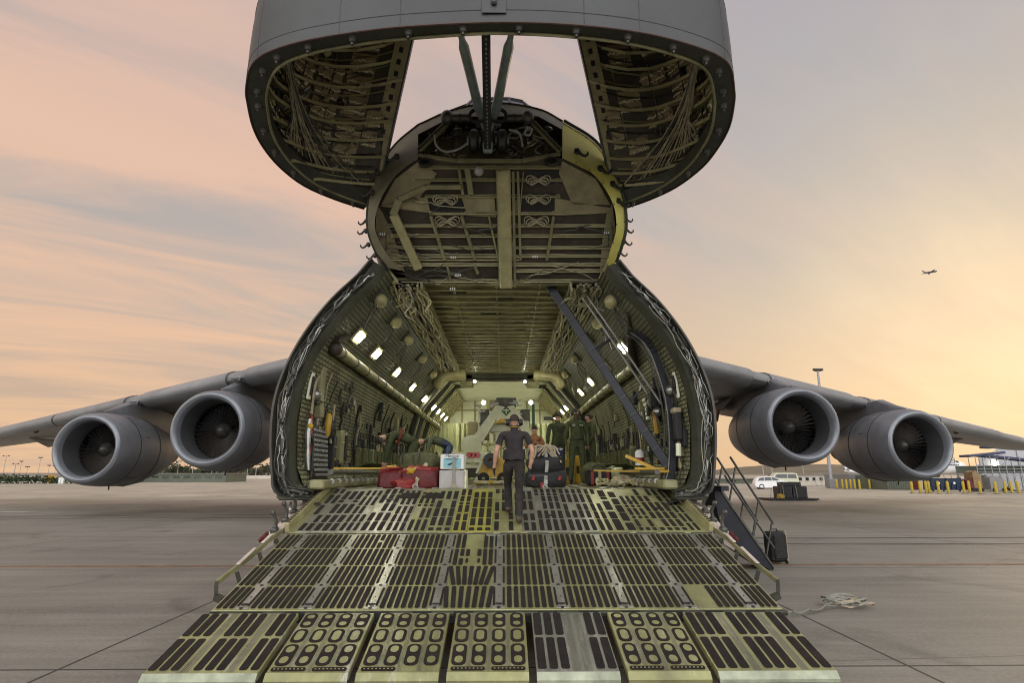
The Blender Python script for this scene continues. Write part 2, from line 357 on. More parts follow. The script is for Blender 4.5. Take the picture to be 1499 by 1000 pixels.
# ------------------------------------------------------------------ ground
def concrete():
    m,t,p=base('apron_concrete'); L=t.links.new
    tc=N(t,'ShaderNodeTexCoord'); mp=N(t,'ShaderNodeMapping'); mp.inputs['Location'].default_value=(4.25,-.2,0); L(tc.outputs['Object'],mp.inputs[0])
    b=N(t,'ShaderNodeTexBrick'); b.offset=0; b.inputs['Scale'].default_value=1; b.inputs['Brick Width'].default_value=8.5; b.inputs['Row Height'].default_value=6.1; b.inputs['Mortar Size'].default_value=.02; b.inputs['Mortar Smooth'].default_value=.2
    b.inputs['Color1'].default_value=(.222,.208,.178,1); b.inputs['Color2'].default_value=(.198,.187,.162,1); b.inputs['Mortar'].default_value=(.035,.033,.03,1)
    L(mp.outputs[0],b.inputs['Vector'])
    n=N(t,'ShaderNodeTexNoise',Scale=.16,Detail=8.0,Roughness=.62,Distortion=.6); L(tc.outputs['Object'],n.inputs['Vector'])
    st=N(t,'ShaderNodeMapping'); st.inputs['Scale'].default_value=(.12,2.2,1); L(tc.outputs['Object'],st.inputs[0])
    n2=N(t,'ShaderNodeTexNoise',Scale=1.0,Detail=8.0,Roughness=.7); L(st.outputs[0],n2.inputs['Vector'])
    n3=N(t,'ShaderNodeTexNoise',Scale=22.0,Detail=5.0,Roughness=.7); L(tc.outputs['Object'],n3.inputs['Vector'])
    s=N(t,'ShaderNodeMath',operation='ADD'); L(n.outputs['Fac'],s.inputs[0]); L(n2.outputs['Fac'],s.inputs[1])
    s2=N(t,'ShaderNodeMath',operation='MULTIPLY_ADD'); L(n3.outputs['Fac'],s2.inputs[0]); s2.inputs[1].default_value=.8; L(s.outputs[0],s2.inputs[2])
    mr=N(t,'ShaderNodeMapRange'); mr.inputs['From Min'].default_value=1.0; mr.inputs['From Max'].default_value=1.8; mr.inputs['To Min'].default_value=.5; mr.inputs['To Max'].default_value=1.45; L(s2.outputs[0],mr.inputs[0])
    mx=N(t,'ShaderNodeMix',data_type='RGBA',blend_type='MULTIPLY'); mx.inputs[0].default_value=1; L(b.outputs['Color'],mx.inputs[6]); L(mr.outputs[0],mx.inputs[7])
    n4=N(t,'ShaderNodeTexNoise',Scale=.42,Detail=6.0,Roughness=.6,Distortion=1.2); L(tc.outputs['Object'],n4.inputs['Vector'])
    sm=N(t,'ShaderNodeMapRange'); sm.inputs['From Min'].default_value=.56; sm.inputs['From Max'].default_value=.70; sm.inputs['To Min'].default_value=1.0; sm.inputs['To Max'].default_value=.62; L(n4.outputs['Fac'],sm.inputs[0])
    n5=N(t,'ShaderNodeTexVoronoi',feature='DISTANCE_TO_EDGE',Scale=.11); L(tc.outputs['Object'],n5.inputs['Vector'])
    ck=N(t,'ShaderNodeMapRange'); ck.inputs['From Min'].default_value=.0; ck.inputs['From Max'].default_value=.0018; ck.inputs['To Min'].default_value=.55; ck.inputs['To Max'].default_value=1; L(n5.outputs['Distance'],ck.inputs[0])
    sk=N(t,'ShaderNodeMath',operation='MULTIPLY'); L(sm.outputs[0],sk.inputs[0]); L(ck.outputs[0],sk.inputs[1])
    mx3=N(t,'ShaderNodeMix',data_type='RGBA',blend_type='MULTIPLY'); mx3.inputs[0].default_value=1; L(mx.outputs[2],mx3.inputs[6]); L(sk.outputs[0],mx3.inputs[7]); mx=mx3
    # concrete painted paler beyond the wings, open-sky light put into its colour
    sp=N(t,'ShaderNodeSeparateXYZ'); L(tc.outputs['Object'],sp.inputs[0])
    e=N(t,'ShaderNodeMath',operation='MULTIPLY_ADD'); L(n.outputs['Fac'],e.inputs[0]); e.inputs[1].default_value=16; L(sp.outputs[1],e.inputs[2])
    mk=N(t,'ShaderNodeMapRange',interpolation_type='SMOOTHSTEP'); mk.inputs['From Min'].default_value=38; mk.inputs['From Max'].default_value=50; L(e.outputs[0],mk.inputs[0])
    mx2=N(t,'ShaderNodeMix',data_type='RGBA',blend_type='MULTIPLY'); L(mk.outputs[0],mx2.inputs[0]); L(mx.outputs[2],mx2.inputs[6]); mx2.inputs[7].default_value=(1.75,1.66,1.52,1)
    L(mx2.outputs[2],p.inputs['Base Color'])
    rr=N(t,'ShaderNodeMapRange'); rr.inputs['To Min'].default_value=.55; rr.inputs['To Max'].default_value=.8; L(n2.outputs['Fac'],rr.inputs[0]); L(rr.outputs[0],p.inputs['Roughness'])
    bp=N(t,'ShaderNodeBump',Strength=.25,Distance=.01); L(n3.outputs['Fac'],bp.inputs['Height']); L(bp.outputs[0],p.inputs['Normal'])
    return m
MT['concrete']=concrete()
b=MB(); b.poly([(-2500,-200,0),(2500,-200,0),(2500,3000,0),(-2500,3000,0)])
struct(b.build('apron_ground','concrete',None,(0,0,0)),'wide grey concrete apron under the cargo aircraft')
MT['faded_orange']=pm('faded_orange_line',(.20,.115,.06),.8,0,.5,2.5,.1,40)
MT['faded_white']=pm('faded_white_line',(.42,.40,.36),.8,0,.5,2.5,.1,40)
yl=PZ(300,830).y
b=MB(); b.box((0,yl,.004),(140,.16,.004)); struct(b.build('taxi_line','faded_orange',None,(0,0,0)),'faded orange line painted across the apron')
b=MB()
for (x0,y0,x1,y1) in((1330,741,1400,740),(1430,740,1499,737),(1435,738,1470,737),(0,750,50,750)):
    p,q=PZ(x0,y0),PZ(x1,y1); b.bar((p.x,p.y,.005),(q.x,q.y,.005),.35,.004)
struct(b.build('apron_markings','faded_white',None,(0,0,0)),'faded white dashes painted on the far apron')
MT['rubber_mark']=pm('tyre_rubber_on_concrete',(.085,.078,.070),.85,0,.5,1.1,.1,40)
b=MB()
for (x0,y0,x1,y1,cv_) in((-40,19,-6,26,2.5),(-40,20.6,-6,27.6,2.5),(5,16.5,40,24,-3),(5,18,40,25.6,-3)):
    P=[V((lerp(x0,x1,i/30),lerp(y0,y1,i/30)+cv_*math.sin(i/30*PI),.005)) for i in range(31)]; W_=[p+V((0,.20+.06*math.sin(i*1.3),0)) for i,p in enumerate(P)]
    b.grid([P,W_],0,flip=True)
struct(b.build('tyre_marks','rubber_mark',None,(0,0,0)),'faint dark tyre marks curving over the apron')
# ================================================================== THE CARGO AIRCRAFT
AC=thing('cargo_aircraft','huge grey four engine cargo aircraft with nose visor raised and front ramp lowered','aircraft',(0,20,0))
def part(mb,name,mats,parent=None,**k): return mb.build(name,mats,parent or AC,**k)
# ---- body shell
HALF=[(0,1.30),(1.5,1.32),(2.9,1.40),(3.52,1.60),(3.72,2.0),(3.80,2.7),(3.77,3.3),(3.58,3.9),(3.3,4.45),(2.92,4.98),(2.5,5.42),(2.28,5.72),(2.38,6.3),(2.3,6.9),(2.05,7.5),(1.62,8.05),(1.0,8.5),(.45,8.69),(0,8.74)]
def section(y,k=1,zc=3):
    L_=[V((x*k,y,zc+(z-zc)*k)) for x,z in HALF]
    return L_+[V((-p.x,p.y,p.z)) for p in L_[-2:0:-1]]
b=MB(); low=[p for p in section(0)]
b.grid([section(y,k,zc) for y,k,zc in((11.0,1,3),(20,1,3),(32,1,3),(44,1,3),(52,.8,5),(60,.45,6.5),(64,.12,7.2))],cv=True)
# lower lobe reaches forward to the opening
def lowsec(y,k=1): return [V((x*k,y,3+(z-3)*k)) for x,z in HALF[2:12]]
for s in(1,-1):
    b.grid([[V((p.x*s,p.y,p.z)) for p in lowsec(y)] for y in(9.8,11.0)])
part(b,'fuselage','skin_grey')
# ---- opening rim: dark flange between outer skin and cabin lining
INN=[(3.02,1.60),(3.30,1.70),(3.42,2.0),(3.47,2.7),(3.42,3.3),(3.25,3.9),(2.97,4.42),(2.62,4.9),(2.25,5.3),(2.05,5.6)]
OUT=[(3.05,1.50),(3.60,1.56),(3.73,1.95),(3.81,2.7),(3.77,3.3),(3.58,3.9),(3.3,4.45),(2.92,4.98),(2.5,5.42),(2.28,5.72)]
for s in(1,-1):
    b=MB()
    for A,B,ya,yb,mi in((OUT,[(lerp(o[0],i[0],.18),lerp(o[1],i[1],.18)) for o,i in zip(OUT,INN)],9.8,9.74,1),
                     ([(lerp(o[0],i[0],.18),lerp(o[1],i[1],.18)) for o,i in zip(OUT,INN)],[(lerp(o[0],i[0],.2),lerp(o[1],i[1],.2)) for o,i in zip(OUT,INN)],9.74,9.92,0),
                     ([(lerp(o[0],i[0],.2),lerp(o[1],i[1],.2)) for o,i in zip(OUT,INN)],[(lerp(o[0],i[0],.85),lerp(o[1],i[1],.85)) for o,i in zip(OUT,INN)],9.92,9.96,0),
                     ([(lerp(o[0],i[0],.85),lerp(o[1],i[1],.85)) for o,i in zip(OUT,INN)],INN,9.96,9.8,2),(INN,INN,9.8,10.2,0)):
        a=cr([V((x*s,ya,z)) for x,z in A],40); c=cr([V((x*s,yb,z)) for x,z in B],40)
        b.grid([a,c],mi)
    # lower sill block
    b.box((s*3.3,9.97,1.50),(.52,.36,.08),None,0,.02)
    part(b,'opening_rim',['olive_dark','skin_dark','olive'])
mid=lambda s,f,y:[V((lerp(o[0],i[0],f)*s,y,lerp(o[1],i[1],f))) for o,i in zip(OUT,INN)]
for s in(1,-1):
    c=cr(mid(s,.5,9.86),200)
    for k in range(11):                       # latch units with their rods
        i=12+k*16+random.randrange(-3,4)
        p=c[i]; d=(c[min(i+6,199)]-c[max(i-6,0)]).normalized(); n=V((d.z,0,-d.x))
        b=MB(); q=p+n*.03
        b.tube([q-d*.17,q+d*.05],.032,8,0); b.tube([q+d*.05,q+d*.20],.018,6,1); b.box(p-d*.12,(.07,.07,.10),None,0,.015)
        for e in(-1,1):
            if True:
                w1,w2,l1,l2=rnd(.03,.075),rnd(.03,.075),rnd(.10,.2),rnd(.0,.15)
                b.tube([q-d*l1+V((0,-.05,0)),q-d*(l1-.05)+n*e*w1+V((0,-.07,0)),q+d*l2+n*e*w2+V((0,-.07,0)),q+d*(l2+.09)+n*e*rnd(-.02,.06)+V((0,-.05,0)),q+d*(l2+.22)+n*e*rnd(-.02,.08)+V((0,-.04,0))],.0055,5,1)
        b.ball(q-d*.2,.04,0,5,7); b.box(p+n*rnd(-.1,.1)+d*.25,(.05,.04,.09),None,0,.01)
        part(b,'latch',['steel_dk',random.choice(['steel','steel','steel_dk'])])
    for k in range(7):                        # loose hydraulic hose runs round the rim
        off=rnd(-.08,.1); a,e=sorted((rnd(0,150),rnd(60,199))); a=int(a);e=int(max(e,a+40)); e=min(e,199)
        pts=[]
        for i in range(a,e,4):
            d=(c[min(i+6,199)]-c[max(i-6,0)]).normalized(); n=V((d.z,0,-d.x))
            pts.append(c[i]+n*(off+.025*math.sin(i*.21+k)+rnd(-.012,.012))+V((0,rnd(-.05,-.01),0)))
        b=MB(); b.tube(pts,.0065,5,0); part(b,'hydraulic_hose',('steel','steel','steel_dk','steel_dk','steel_dk','wire','steel')[k])
# ---- flight deck lobe: end band, belly, equipment bay
oL=[(566,392,10.35),(548,368,10.0),(537,332,9.75),(541,285,9.7),(556,245,9.7),(580,211,9.7),(612,184,9.7),(664,162,9.7),(725,152,9.7)]
oR=[(900,386,10.35),(908,365,10.0),(915,332,9.75),(910,285,9.7),(895,244,9.7),(868,207,9.7),(824,179,9.7),(788,161,9.7),(725,152,9.7)]
iL=[(588,397,10.6),(566,372,10.2),(549,335,9.8),(555,298,9.6),(575,263,9.42),(593,246,9.36),(612,233,9.32)]
iR=[(886,392,10.6),(893,368,10.2),(902,335,9.8),(897,298,9.6),(873,260,9.42),(848,244,9.36),(823,232,9.32)]
pj=lambda L_:[PY(*p) for p in L_]
OLc,ORc,ILc,IRc=cr(pj(oL[:7]),40),cr(pj(oR[:7]),40),cr(pj(iL),40),cr(pj(iR),40)
b=MB(); b.grid([OLc,ILc],0); 
top=cr(pj(oL[6:])+pj(oR[6:8])[::-1],24)
bay=[PY(612,233,9.32),PY(612,197,9.42),PY(662,171,9.5),PY(787,170,9.5),PY(823,190,9.42),PY(823,232,9.32)]
tb=[];
for i in range(24):
    f=i/23; 
    seg=bay[1:5]; tt=f*3; j=min(int(tt),2); tb.append(seg[j].lerp(seg[j+1],tt-j))
b.grid([top,tb],0,flip=True)
b.poly([pj(oL)[6],tb[0],bay[0]],0); b.poly([top[-1],tb[-1],bay[5]],0)
b.tube([p+V((0,-.0,.02)) for p in OLc]+[p+V((0,-.0,.02)) for p in top],.018,6,1)
part(b,'lobe_end_band',['olive_band','olive_dark'])
b=MB(); b.grid([ORc,IRc],0,flip=True); b.tube([p+V((.02,-.02,.02)) for p in ORc],.03,6,1)
for k in range(1,8):                          # rivet rows
    for f in(.06,.94):
        i=int(k*39/8); p=ORc[i].lerp(IRc[i],f); b.ball(p+V((0,-.01,0)),.012,1,4,6)
part(b,'door_seal_band',['yellow_primer','olive_dark'],label='bright yellow primer patch on the starboard band of the flight deck lobe')
def hook(p,s,sz=1,mat='black'):
    b=MB(); b.box(p+V((-.05*s*sz,0,.03*sz)),(.11*sz,.1,.13*sz),None,0,.02)
    b.tube([p+V((s*x*sz,-.03,z*sz)) for x,z in((-.02,.02),(.05,-.07),(.12,-.10),(.18,-.05),(.18,.01))],[.034*sz,.034*sz,.03*sz,.026*sz,.014*sz],7,0)
    part(b,'lock_hook',mat)
for (x,y,Y) in((848,224,9.45),(882,249,9.5),(900,272,9.6),(908,297,9.68)): hook(PY(x,y,Y),1,.85)
for (x,y,Y) in((578,231,9.45),(550,254,9.5),(541,283,9.6)): hook(PY(x,y,Y),-1,.75,'olive_dark')
for (x,y,Y) in((534,326,9.8),(533,340,9.85),(537,360,10),(546,376,10.1)): hook(PY(x,y,Y),-1,.6,'steel_dk')
for (x,y,Y) in((917,322,9.8),(918,338,9.85),(916,356,10),(909,372,10.1)): hook(PY(x,y,Y),1,.6,'steel_dk')
# belly plane
pa,pb=PY(725,235,9.32),PY(725,416,10.95); BB=(pb.z-pa.z)/(pb.y-pa.y); BA=pa.z-BB*pa.y
BL=lambda x,y,d=0:(RP(x,y,BA,BB)+V((0,-.55,-.5)).normalized()*d)
outline=[(612,234),(593,247),(575,263),(555,298),(550,335),(567,372),(590,400),(600,418),(880,418),(890,398),(892,370),(901,335),(897,298),(873,260),(848,245),(823,233)]
b=MB(); b.poly([BL(x,y,-.02) for x,y in outline],0)
for pl in([(612,237),(578,263),(558,300),(610,296),(640,254)],[(823,236),(872,262),(893,300),(838,300),(818,254)],
          [(556,302),(630,312),(626,290),(600,288)],[(676,290),(724,290),(726,318),(684,316)],[(812,290),(893,305),(892,312),(812,316)],
          [(752,292),(762,292),(762,310),(750,310)],[(551,300),(560,312),(576,345),(592,398),(576,388),(558,362),(550,335)],[(896,300),(888,314),(882,350),(878,398),(888,392),(898,365),(901,335)]):
    b.prism([BL(x,y,.015) for x,y in pl],V((0,.02,.02)),1)
for pl in([(628,296),(676,296),(682,318),(634,312)],[(766,250),(816,250),(812,270),(764,270)],[(764,284),(814,284),(808,310),(762,310)]):
    b.poly([BL(x,y,.018) for x,y in pl],2)
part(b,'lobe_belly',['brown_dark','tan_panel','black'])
for (y,x0,x1,wd) in((245,614,822,.07),(263,608,824,.055),(287,622,820,.06),(312,628,826,.075),(330,566,898,.05),(345,572,898,.05),(362,577,894,.045),(374,582,893,.045),(379,570,760,.035),(387,580,886,.06),(396,754,884,.05),(411,588,880,.05)):
    b=MB(); n=16; pts=[BL(lerp(x0,x1,i/n),y+rnd(-.6,.6)) for i in range(n+1)]
    for p,q in zip(pts,pts[1:]): b.bar(p,q,.05,wd*.62,0)
    b.bar(BL(x0,y+1.6,.035),BL(x1,y+1.6,.035),.012,.022,1)
    part(b,'belly_crossbeam',['olive','olive_lt'])
for (x0,y0,x1,y1,wd) in((672,245,678,284,.05),(684,245,690,284,.10),(631,316,652,380,.045),(676,316,696,380,.05),(716,316,730,380,.03),(758,250,762,380,.045),(766,250,759,330,.02),(810,316,800,380,.05),(752,330,748,400,.02),(893,330,897,372,.03),(655,388,660,410,.03),(695,388,700,400,.04)):
    b=MB(); b.bar(BL(x0,y0,.04),BL(x1,y1,.04),wd,.06); part(b,'belly_stringer','olive')
b=MB(); b.bar(BL(737,247,.09),BL(741,419,.09),.25,.12,0,(0,-.6,-.5),.02)
for k in range(26):
    y=250+k*6.4
    for dx in(-7.5,7.5): b.ball(BL(737+dx+(y-247)*.023,y,.152),.009,1,4,5)
b.bar(BL(727,247,.05),BL(731,419,.05),.03,.05,1); b.bar(BL(751,250,.05),BL(754,419,.05),.05,.05,1)
part(b,'keel_beam',['olive_lt','olive'],label='broad pale keel beam along the middle of the lobe belly')
b=MB(); b.bar(BL(577,312,.1),BL(614,392,.1),.17,.12,0,(0,-.6,-.5),.02); b.bar(BL(577,312,.1),BL(586,290,.1),.13,.12,1,(0,-.6,-.5)); b.bar(BL(586,290,.1),BL(625,272,.1),.09,.1,1,(0,-.6,-.5)); b.bar(BL(625,272,.1),BL(676,272,.1),.08,.1,1,(0,-.6,-.5))
part(b,'diagonal_brace',['olive_lt','olive'])
b=MB(); b.bar(BL(895,372,.12),BL(878,408,.12),.12,.1,0,(0,-.6,-.5),.02); part(b,'diagonal_brace','olive_lt')
b=MB(); b.bar(BL(566,392,.12),BL(582,412,.12),.13,.1,0,(0,-.6,-.5),.02); part(b,'diagonal_brace','olive_lt')
for k in range(34):                           # cable looms under the lobe
    x0=random.choice([rnd(560,600),rnd(560,650),rnd(770,890),rnd(640,720)]); y0=rnd(328,408) if random.random()<.8 else rnd(265,310)
    pts=[]; x,y=x0,y0; dx=rnd(8,16)*random.choice((-1,1)); dy=rnd(-3,5)
    for i in range(7):
        pts.append(BL(min(max(x,566),890),min(max(y,250),414),.03+.05*math.sin(i*.5))); x+=dx*rnd(.5,1.1); y+=dy+rnd(-3,3)
    b=MB(); b.tube(cr(pts,18),rnd(.006,.012),5); part(b,'belly_cable',random.choice(['wire','olive','steel_dk','steel_dk','brown_dark']))
for (cx_,cy_) in((652,291),(655,322),(788,262),(788,290),(785,322)):
    b=MB()
    for j in range(3):
        pts=[BL(cx_+(18-3*j)*math.cos(a*2*PI/14),cy_+(6-1.2*j)*math.sin(a*4*PI/14+.3*j)+2*j,.05+.02*j) for a in range(15)]
        b.tube(pts,.014,5)
    part(b,'coiled_cable','wire')
for (x,y) in((561,341),(887,339),(664,375),(783,374),(663,421),(671,401)):
    b=MB()
    for j in range(3): b.box(BL(x-3+3*j,y,.09),(.022,.01,.05)); 
    part(b,'white_marking_plate','white')
# equipment bay above the belly
b=MB(); dp=V((0,.75,.18))
back=[p+dp for p in bay]; n=len(bay)
for i in range(n): b.poly([bay[i],bay[(i+1)%n],back[(i+1)%n],back[i]],0)
b.poly(back,3)
for x in(640,668,784,800): b.bar(PY(x,178,9.9),PY(x,234,9.9),.03,.06,2)
b.bar(PY(618,205,10.3),PY(815,205,10.3),.05,.05,2)
b.prism([PY(768,190,10.25),PY(806,196,10.25),PY(812,232,10.25),PY(765,232,10.25)],(0,.05,0),3); b.prism([PY(625,205,10.3),PY(655,195,10.3),PY(655,232,10.3),PY(625,232,10.3)],(0,.05,0),3)
part(b,'equipment_bay',['brown_dark','brown_dark','olive','tan_panel'])
for (p,q) in(((655,180,9.45),(613,221,9.35)),((780,180,9.45),(820,222,9.35))):
    b=MB(); P,Q=PY(*p),PY(*q); b.bar(P,Q,.10,.07,0,(0,-1,0),.01); b.bar(P+V((0,-.05,0)),Q+V((0,-.05,0)),.035,.03,1,(0,-1,0)); part(b,'bay_brace',['olive','brown_dark'])
for (p,q) in(((613,228,9.35),(668,236,9.3)),((820,226,9.35),(764,236,9.3)),((668,236,9.3),(764,236,9.3))):
    b=MB(); b.bar(PY(*p),PY(*q),.07,.06,0,(0,-1,0),.01); part(b,'bay_brace','olive')
for s,xa,xb in((-1,655,690),(1,772,738)):
    b=MB(); b.tube([PY(xa,173,9.3),PY(xb,173,9.3)],.075,12,0); b.tube([PY(lerp(xa,xb,.5),173,9.3),PY(lerp(xa,xb,.6),173,9.3)],.082,12,1); b.ball(PY(xa,172,9.3),.13,2,7,9); b.tube([PY(xa-2*s,164,9.3),PY(xa-2*s,182,9.3)],.05,8,2)
    part(b,'hydraulic_actuator',['steel_dk','red_edge','steel_dk'])
b=MB()
for x in(694,735): b.lathe([(0,-.09),(.16,-.09),(.21,-.05),(.21,.05),(.16,.09),(0,.09)],PY(x,207,9.45),'X',18,2); b.lathe([(0,-.13),(.09,-.13),(.09,.13),(0,.13)],PY(x,207,9.45),'X',12,0)
for k in range(8): b.box(PY(714,182,9.42)+V((rnd(-.2,.2),0,-.06*k)),(rnd(.05,.14),.1,rnd(.03,.07)),None,k%3,.01)
b.box(PY(714,198,9.5),(.27,.3,.62),None,1,.04)
for x in(698,731): b.lathe([(.15,-.03),(.15,.03),(.11,.03),(.11,-.03),(.15,-.03)],PY(x,170,9.25),'Y',16,2)
part(b,'gearbox',['blue_strut','steel_dk','steel_dk'])
for k in range(44):
    x0=rnd(620,812); y0=rnd(188,232); pts=[PY(x0,y0,9.6)]
    x,y=x0,y0
    for i in range(4): x+=rnd(-14,14); y+=rnd(-9,10); pts.append(PY(min(max(x,618),816),min(max(y,186),236),rnd(9.35,9.75)))
    b=MB(); b.tube(cr(pts,16),rnd(.008,.02),5); part(b,'bay_hose',random.choice(['wire','steel_dk','wire_white','steel','steel']))
for pts in([(636,198),(638,212),(650,222),(668,220),(685,210)],[(765,215),(760,195),(745,190)],[(772,187),(768,196),(775,198),(778,190),(770,186)]):
    b=MB(); b.tube(cr([PY(x,y,9.35) for x,y in pts],18),.022,7); part(b,'bay_hose','wire_white')
for (x,y) in((622,239),(808,237)):
    b=MB(); b.lathe([(.09,-.05),(.12,-.05),(.12,.05),(.09,.05),(.09,-.05)],PY(x,y,9.3),'Y',16,0,1,.6); b.lathe([(0,.04),(.09,.04)],PY(x,y,9.3),'Y',16,1,1,.6); part(b,'round_port',['steel_dk','black'])
b=MB(); b.ball(PY(701,251,9.25),.085,0,8,12); b.tube([PY(701,238,9.3),PY(701,248,9.25)],.015,5,1); part(b,'work_lamp',['wire_white','steel_dk'])
# screw jack and lift struts up into the visor
b=MB(); P,Q=PY(714,222,9.15),PY(711,22,6.9); b.bar(P,Q,.13,.09,0,(0,-1,0),.012)
for k in range(30):
    c_=P.lerp(Q,.06+k*.031); dd=(Q-P).normalized(); nn=V((1,0,0)).cross(dd)
    b.box(c_+nn*-.05,(.03,.05,.03),None,1,.008); b.box(c_+nn*.05,(.03,.05,.03),None,1,.008)
b.box(PY(714,216,9.1),(.17,.1,.2),None,2,.02)
b.tube([PY(705,182,9.15),PY(713,200,9.12),PY(714,214,9.1)],.022,6,2); b.tube([PY(722,182,9.15),PY(715,200,9.12),PY(714,214,9.1)],.022,6,2)
part(b,'screw_jack',['blue_black','steel','blue_strut'])
for xa,xb in((704,671),(724,751)):
    b=MB(); P,Q=PY(xa,172,9.2),PY(xb,36,7.0); mid_=P.lerp(Q,.12)
    b.tube([P,mid_,P.lerp(Q,.8),P.lerp(Q,.86),Q],[.05,.085,.08,.05,.035],10,0); b.box(P,(.1,.1,.14),None,1,.02); part(b,'lift_strut',['blue_strut','steel_dk'])
# cockpit windscreen hump behind the lobe
b=MB()
def hp(x,y,Y=10.6): return PY(x,y,Y)
fr=[(640,168),(690,149),(706,146),(745,146),(765,150),(815,172)]
b.grid([[hp(x,y) for x,y in fr],[hp(x,y)+V((0,1.6,.1)) for x,y in fr]],0)
for a,c_ in zip(fr[1:5],[(672,170),(704,162),(748,162),(785,168)]): b.bar(hp(*a,10.55),hp(*c_,9.9),.06,.06,0)
b.bar(hp(*fr[1],10.55),hp(*fr[2],10.55),.07,.07,0); b.bar(hp(*fr[2],10.55),hp(*fr[3],10.55),.07,.07,0); b.bar(hp(*fr[3],10.55),hp(*fr[4],10.55),.07,.07,0)
part(b,'windscreen_frame','skin_dark')
for q in([fr[1],fr[2],(704,162),(680,165)],[fr[2],fr[3],(748,162),(704,162)],[fr[3],fr[4],(782,166),(748,162)]):
    b=MB(); b.poly([hp(x,y,10.5 if i<2 else 9.9) for i,(x,y) in enumerate(q)]); part(b,'windscreen_pane','glass')
# upper lobe skin from the band aft
b=MB(); ring=OLc+top[1:]+ORc[::-1][1:]
aft=[]
for i,p in enumerate(ring):
    f=i/(len(ring)-1); a=PI*(1.16-1.32*f); aft.append(V((2.36*math.cos(a),11.3,6.3+2.4*math.sin(a) if a>0 and a<PI else 6.0+1.3*math.sin(a))))
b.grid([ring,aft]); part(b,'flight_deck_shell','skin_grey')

# ---- raised visor
va,vb=7.85,-.1
rimpx=[(533,306),(490,292),(445,272),(410,245),(385,215),(370,185),(362,150),(360,130),(366,100),(384,80),(425,64),(482,52),(560,41),(640,35),(717,32),(800,33),(880,39),(950,49),(1012,65),(1054,82),(1070,100),(1075,130),(1075,150),(1068,185),(1052,215),(1028,245),(990,274),(950,293),(915,305)]
NR=113
RIM=cr([RP(x,y,va,vb) for x,y in rimpx],NR)
def beam(h,s):
    x=2.45-.325*min(h,3.2)
    if h>3.2: x*=max(0,1-(h-3.2)/1.2)
    return V((s*x,10-.55*h,0))
def vis(u,h,k=1.0,dz=0):                      # u in 0..1 round the rim, h metres above the rim plane
    f=u*(NR-1); i=min(int(f),NR-2); p=RIM[i].lerp(RIM[i+1],f-i)
    q=max(0.0,1-(min(h,6.19)/6.2)**2.2)**.5 if h>0 else 1
    c=V((0,8.1,0)); x=p.x*q; y=c.y+(p.y-c.y)*(q*.95+.05)+(.0 if h<=0 else -.10*h+.07*h*h*.6)
    s=-1 if u<.5 else 1; us=u if u<.5 else 1-u
    if us<.24 and h>0:
        e=RIM[0] if u<.5 else RIM[-1]; ex=e.x*q; ey=c.y+(e.y-c.y)*(q*.95+.05)-.10*h+.042*h*h
        bm=beam(h,s); wgt=(1-us/.24)**2; x+=(bm.x-ex)*wgt; y+=(bm.y-ey)*wgt
    r=V((x,y,p.z+h))
    if k!=1.0:
        m=V((0,8.3,r.z)); d=m-r; L_=d.length
        if L_>1e-3: r=r+d/L_*min(k,L_*.9)
    return r
HS=[0,.08,.25,.5,.8,1.2,1.6,2,2.5,3,3.4,3.8,4.3,4.8,5.3,5.7,6.0,6.15]
b=MB(); US=[i/112 for i in range(113)]
b.grid([[vis(u,h) for u in US] for h in HS],0)
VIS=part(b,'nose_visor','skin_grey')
b=MB(); b.grid([[vis(u,h,.13) for u in US] for h in HS],0,flip=True); part(b,'visor_lining','visor_lining',VIS)
b=MB()                                        # rim flange
fw_=lambda u:.27-.12*max(0,1-abs(u-.5)/.2)
G0=[vis(u,0) for u in US]; G1=[vis(u,.015,.02) for u in US]; G2=[vis(u,.0,fw_(u)) for u in US]; G3=[vis(u,.16,fw_(u)+.01) for u in US]
for i in range(112): pass
fl=[G0,[p+V((0,0,-.02)) for p in G1],[p+V((0,0,-.015)) for p in G2],G3,[vis(u,.2,.13) for u in US]]
b.grid(fl,0); b.tube([p+V((0,0,-.01)) for p in G0],.013,6,1); b.tube([p+V((0,0,-.03)) for p in G2],.02,6,2)
part(b,'visor_rim',['olive_dark','red_edge','olive'],VIS)
for k in range(26):
    u=.02+k*.96/25; p=vis(u,-.03,fw_(u)*.55); b=MB(); b.lathe([(0,-.03),(.035,-.03),(.05,0),(.07,.03)],p,'Z',10,0); b.tube([p,p+V((0,0,-.07))],.022,6,0); part(b,'rim_latch','steel_dk',VIS)
